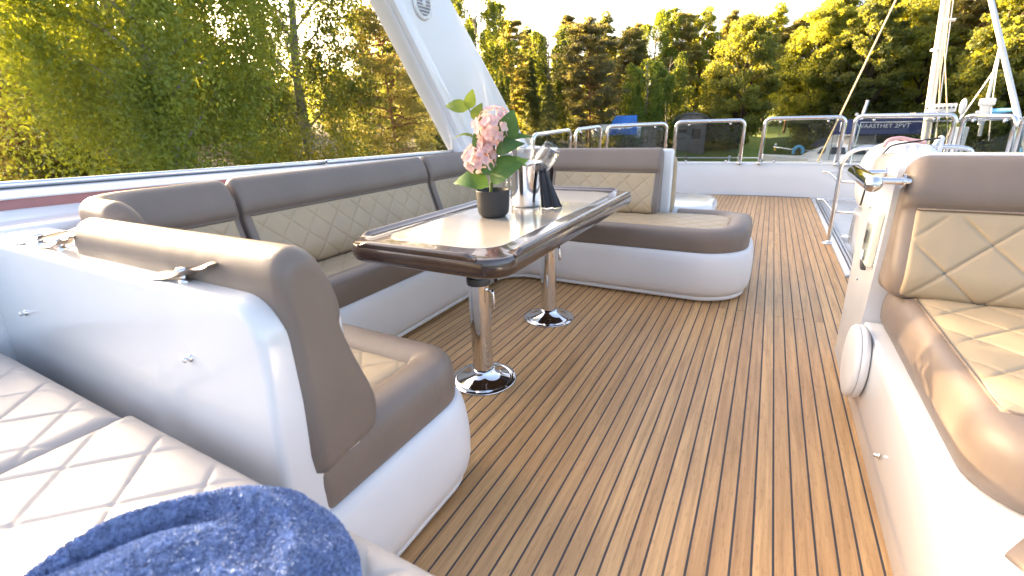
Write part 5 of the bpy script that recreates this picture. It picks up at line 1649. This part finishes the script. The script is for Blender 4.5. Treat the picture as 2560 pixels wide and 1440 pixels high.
tv = np.column_stack([tv[:, 0]-0.3, -1.335+0.12*tv[:, 1]-tv[:, 2]-0.02+0.0, 3.68+tv[:, 1]])
bobj('lettering', (tv, tf), 'hull', M, cn, False)
for x in (-2.75, 2.05): bobj('letter_bracket', tube([(x, -1.38, 3.45), (x, -1.31, 4.1)], 0.03, 6), 'hull', M, cn)
# distant sailing boat with the light blue boom cover
M, b = boat_root(2455, 44, 'distant sailing boat with a light blue boom cover at the right', 'boat', 'sailing_boat')
bobj('hull', hull_mesh(9.0, 3.0, 1.2, -1), 'hull', M, b)
bobj('cabin', wedge(-2.4, 1.8, 0.95, 1.2, 1.75, 0.9, 0.2), 'hull', M, b)
for i in range(3): bobj('window', wedge(-1.4+0.95*i, -0.75+0.95*i, 0.93, 1.38, 1.62, 0.05, 0.05, 0.95), 'window', M, b)
I4 = Matrix.Identity(4)
mt2 = pxpt(2500, 122, 44)
bobj('mast', tube([pxpt(2448, 340, 44), pxpt(2465, 266, 44), mt2], [0.10, 0.10, 0.07], 10), 'mast', I4, b)
bobj('boom_cover', tube([pxpt(2460, 272, 44), pxpt(2464, 275, 44), pxpt(2480, 280, 44), pxpt(2540, 274, 43.6)], [0.10, 0.34, 0.22, 0.10], 10), 'bluecover', I4, b)
bobj('forestay', tube([mt2, pxpt(2494, 165, 44), pxpt(2405, 292, 43), pxpt(2360, 352, 43)], 0.045, 6), 'mast', I4, b)
bobj('backstay', tube([mt2, pxpt(2532, 270, 44.5), pxpt(2548, 352, 45)], 0.022, 6), 'mast', I4, b)
bobj('shroud', tube([mt2, pxpt(2480, 260, 42.6), pxpt(2472, 352, 42.6)], 0.022, 6), 'mast', I4, b)
bobj('cockpit_cover', wedge(1.6, 4.0, 1.1, 1.2, 2.3, 0.6, 0.2), 'bluecover', M, b)
# neighbouring yacht seen stern-on, with its tall mast
M, b = boat_root(2330, 14.0, 'neighbouring sailing yacht whose tall mast and stays rise over the widest panel', 'yacht', 'sailing_yacht')
rot = Matrix.Rotation(R_(90), 4, 'Z')
bobj('hull', hull_mesh(9.5, 3.3, 1.15, 1), 'hull', M @ Matrix.Translation((0.3, 3.0, 0)) @ rot, b)
bobj('cabin', wedge(-2.2, 1.6, 0.95, 1.15, 1.75, 0.2, 0.9), 'hull', M @ Matrix.Translation((0.3, 3.2, 0)) @ rot, b)
I4 = Matrix.Identity(4)
mt, mb = pxpt(2412, -333, 14.0), pxpt(2306, 400, 14.0)
foot = (mb[0], mb[1], WATER_Z+1.5)
bobj('mast', tube([foot, mb, mt], [0.085, 0.082, 0.06], 14), 'mast', I4, b)
bobj('mast_track', tube([pxpt(2330, 400, 13.88), pxpt(2426, -320, 13.9)], 0.010, 6), 'steel', I4, b)
bobj('halyard', tube([pxpt(2338, 400, 13.9), pxpt(2352, 180, 13.9), pxpt(2422, -320, 13.95)], 0.009, 6), 'rope', I4, b)
bobj('port_stay', tube([mt, pxpt(2240, 0, 14.2), pxpt(2100, 290, 14.4), pxpt(2045, 404, 14.5)], 0.020, 6), 'rope', I4, b)
bobj('furled_sail', tube([mt, pxpt(2478, 0, 13.8), pxpt(2545, 290, 13.6), pxpt(2570, 400, 13.5)], [0.02, 0.042, 0.048, 0.03], 10), 'mast', I4, b)
bobj('aft_stay', tube([mt, pxpt(2362, 130, 13.6), pxpt(2369, 300, 13.4), pxpt(2370, 400, 13.3)], 0.010, 6), 'rope', I4, b)
bobj('spreader', tube([pxpt(2368, 50, 13.9), pxpt(2390, 49, 13.9)], 0.03, 8), 'mast', I4, b)
bobj('mast_band', tube([pxpt(2340.5, 127, 14), pxpt(2342, 122, 14)], 0.098, 14), 'hull', I4, b)
gb = bobj('light_board', rbox(-0.16, 0.34, -0.2, -0.12, 4.66, 4.83, 0.015, 2), 'hull', M, b)
for i in range(6):
    x = -0.125 if i == 0 else -0.04+0.066*i
    bobj('port_hole', lathe([(0.0, 0), (0.022, 0), (0.022, 0.01), (0, 0.012)], (x, -0.202, 4.75), 12, (0, -1, 0)), 'dark', M, gb)
bobj('dish', superell((0.43, -0.2, 4.77), (0.055, 0.03, 0.15), 2.0, 14, 20), 'hull', M, b)
bobj('gantry', join([tube([(-1.3, -1.2, 1.2), (-1.2, -0.6, 4.5), (1.5, -0.6, 4.5), (1.6, -1.2, 1.2)], 0.02, 8), tube([(0.43, -0.25, 4.65), (0.42, -0.6, 4.5)], 0.015, 6), tube([(0.1, -0.15, 4.68), (0.1, -0.6, 4.5)], 0.02, 6)]), 'chrome', M, b)
bobj('pedestal_winch', join([rbox(0.66, 0.90, -0.2, 0.0, 4.76, 4.90, 0.03, 3), tube([(0.78, -.1, 4.4), (0.78, -.1, 4.8)], [0.05, 0.09], 12), rbox(0.65, 0.86, -0.15, 0.0, 4.62, 4.67, 0.015, 2)]), 'hull', M, b)
bobj('side_panel', wedge(0.32, 0.62, 0.3, 2.6, 4.35, 0.02, 0.0), 'hull', M, b)
# ---- pier along the far bank
def pier():
    Ms = local(1880, 47.5, 0)
    t = thing('pier', Ms.translation, 'low timber pier with white posts along the grassy far bank', 'pier')
    z0 = WATER_Z+0.55
    for i in range(24):
        bobj('plank', rbox(-13+1.0*i+0.02, -13+1.0*i+0.98, -0.9, 0.9, z0-0.06, z0, 0.01, 1), 'wooddock', Ms, t, False)
    for i in range(7):
        x = -12.5+3.7*i
        bobj('post', tube([(x, -0.85, WATER_Z-0.5), (x, -0.85, z0+0.9)], 0.10, 8), 'hull' if i in (3, 4) else 'wooddock', Ms, t)
    bobj('handrail', join([tube([(-13, -0.9, z0+0.72), (11, -0.9, z0+0.72)], 0.05, 6), tube([(-13, -0.9, z0+0.35), (11, -0.9, z0+0.35)], 0.04, 6)]), 'hull', Ms, t)
    return z0
pz = pier()
for i, (px, lab) in enumerate(((1933, 'pale blue crate on the pier, left one of the pair'), (1957, 'pale blue crate on the pier, right one of the pair'))):
    Mc = local(px, 47.3, pz)
    c = thing('crate', Mc.translation, lab, 'crate', 'crates on the pier')
    bobj('body', wedge(-0.38, 0.38, 0.3, 0.0, 0.75, 0.03, 0.03, 0.95), 'bluecover', Mc, c, False)
    bobj('lid', rbox(-0.42, 0.42, -0.34, 0.34, 0.752, 0.82, 0.02, 1), 'hull', Mc, c, False)
# ---- sheds and the tarp-covered boat on the bank
def shed(px, r, w, d, h, rh, label, roofm='roof', wallm='shed'):
    z = ground_z(az_of(px), r)
    Ms = local(px, r, z)
    t = thing('shed', Ms.translation, label, 'shed', 'sheds on the far bank')
    bobj('wall', wedge(-w/2, w/2, d/2, -0.5, h, 0, 0, 1.0), wallm, Ms, t, False)
    n = 14; V = []
    for i in range(n+1):
        a = math.pi*i/n
        for y in (-d/2-0.2, d/2+0.2): V.append(((w/2+0.25)*math.cos(a), y, h-0.05+rh*math.sin(a)))
    o = bobj('roof', (np.array(V), gridfaces(n+1, 2)), roofm, Ms, t)
    md = o.modifiers.new('solid', 'SOLIDIFY'); md.thickness = 0.12
    gbl = [(( w/2)*math.cos(math.pi*i/n), -d/2-0.02, h-0.02+(rh-0.06)*math.sin(math.pi*i/n)) for i in range(n+1)]
    bobj('gable', (np.array(gbl), [list(range(n+1))]), wallm, Ms, t, False)
    for x in (-w*0.25, w*0.2):
        bobj('window', rbox(x-0.45, x+0.45, -d/2-0.06, -d/2-0.005, h*0.4, h*0.78, 0.01, 1), 'window', Ms, t, False)
    bobj('door', rbox(-0.4, 0.4, -d/2-0.05, -d/2-0.004, -0.2, h*0.8, 0.01, 1), 'wooddock', Ms, t, False)
shed(1728, 58, 3.2, 4.0, 2.7, 1.0, 'small grey shed with a curved roof above the fourth panel')
shed(1590, 56, 4.4, 4.0, 2.1, 0.9, 'low dark shed behind the third smoked panel')
z = ground_z(az_of(1552), 53)
Mt = local(1552, 53, z)
tb = thing('covered_boat', Mt.translation, 'boat on the bank wrapped in a bright blue tarp below the double-trunk pine', 'boat')
bobj('hull', hull_mesh(5.0, 2.0, 1.0, -1), 'hull', Mt @ Matrix.Translation((-0.4, 0, 2.2)), tb)
tp_ = wedge(-1.5, 1.7, 1.15, 2.3, 4.2, 0.9, 0.05, 0.5)
bobj('tarp', tp_, 'tarp', Mt, tb, False)
bobj('cradle', join([rbox(-1.2, -1.0, -0.9, 0.9, -0.3, 2.2, 0, 1), rbox(0.8, 1.0, -0.9, 0.9, -0.3, 2.2, 0, 1)]), 'wooddock', Mt, tb, False)
Mk = local(1949, 47.0, pz)
ln = thing('harbour_lamp', Mk.translation, 'small harbour lamp post with an orange glass on the pier', 'lamp')
bobj('post', tube([(0, 0, 0), (0, 0, 1.3)], 0.06, 8), 'dark', Mk, ln)
bobj('glass', superell((0, 0, 1.42), (0.11, 0.11, 0.11), 2.0, 10, 14), 'yellow', Mk, ln)
bobj('cap', superell((0, 0, 1.80), (0.11, 0.11, 0.09), 2.0, 10, 14), 'hull', Mk, ln)
bobj('neck', tube([(0, 0, 1.6), (0, 0, 1.75)], 0.05, 8), 'dark', Mk, ln)
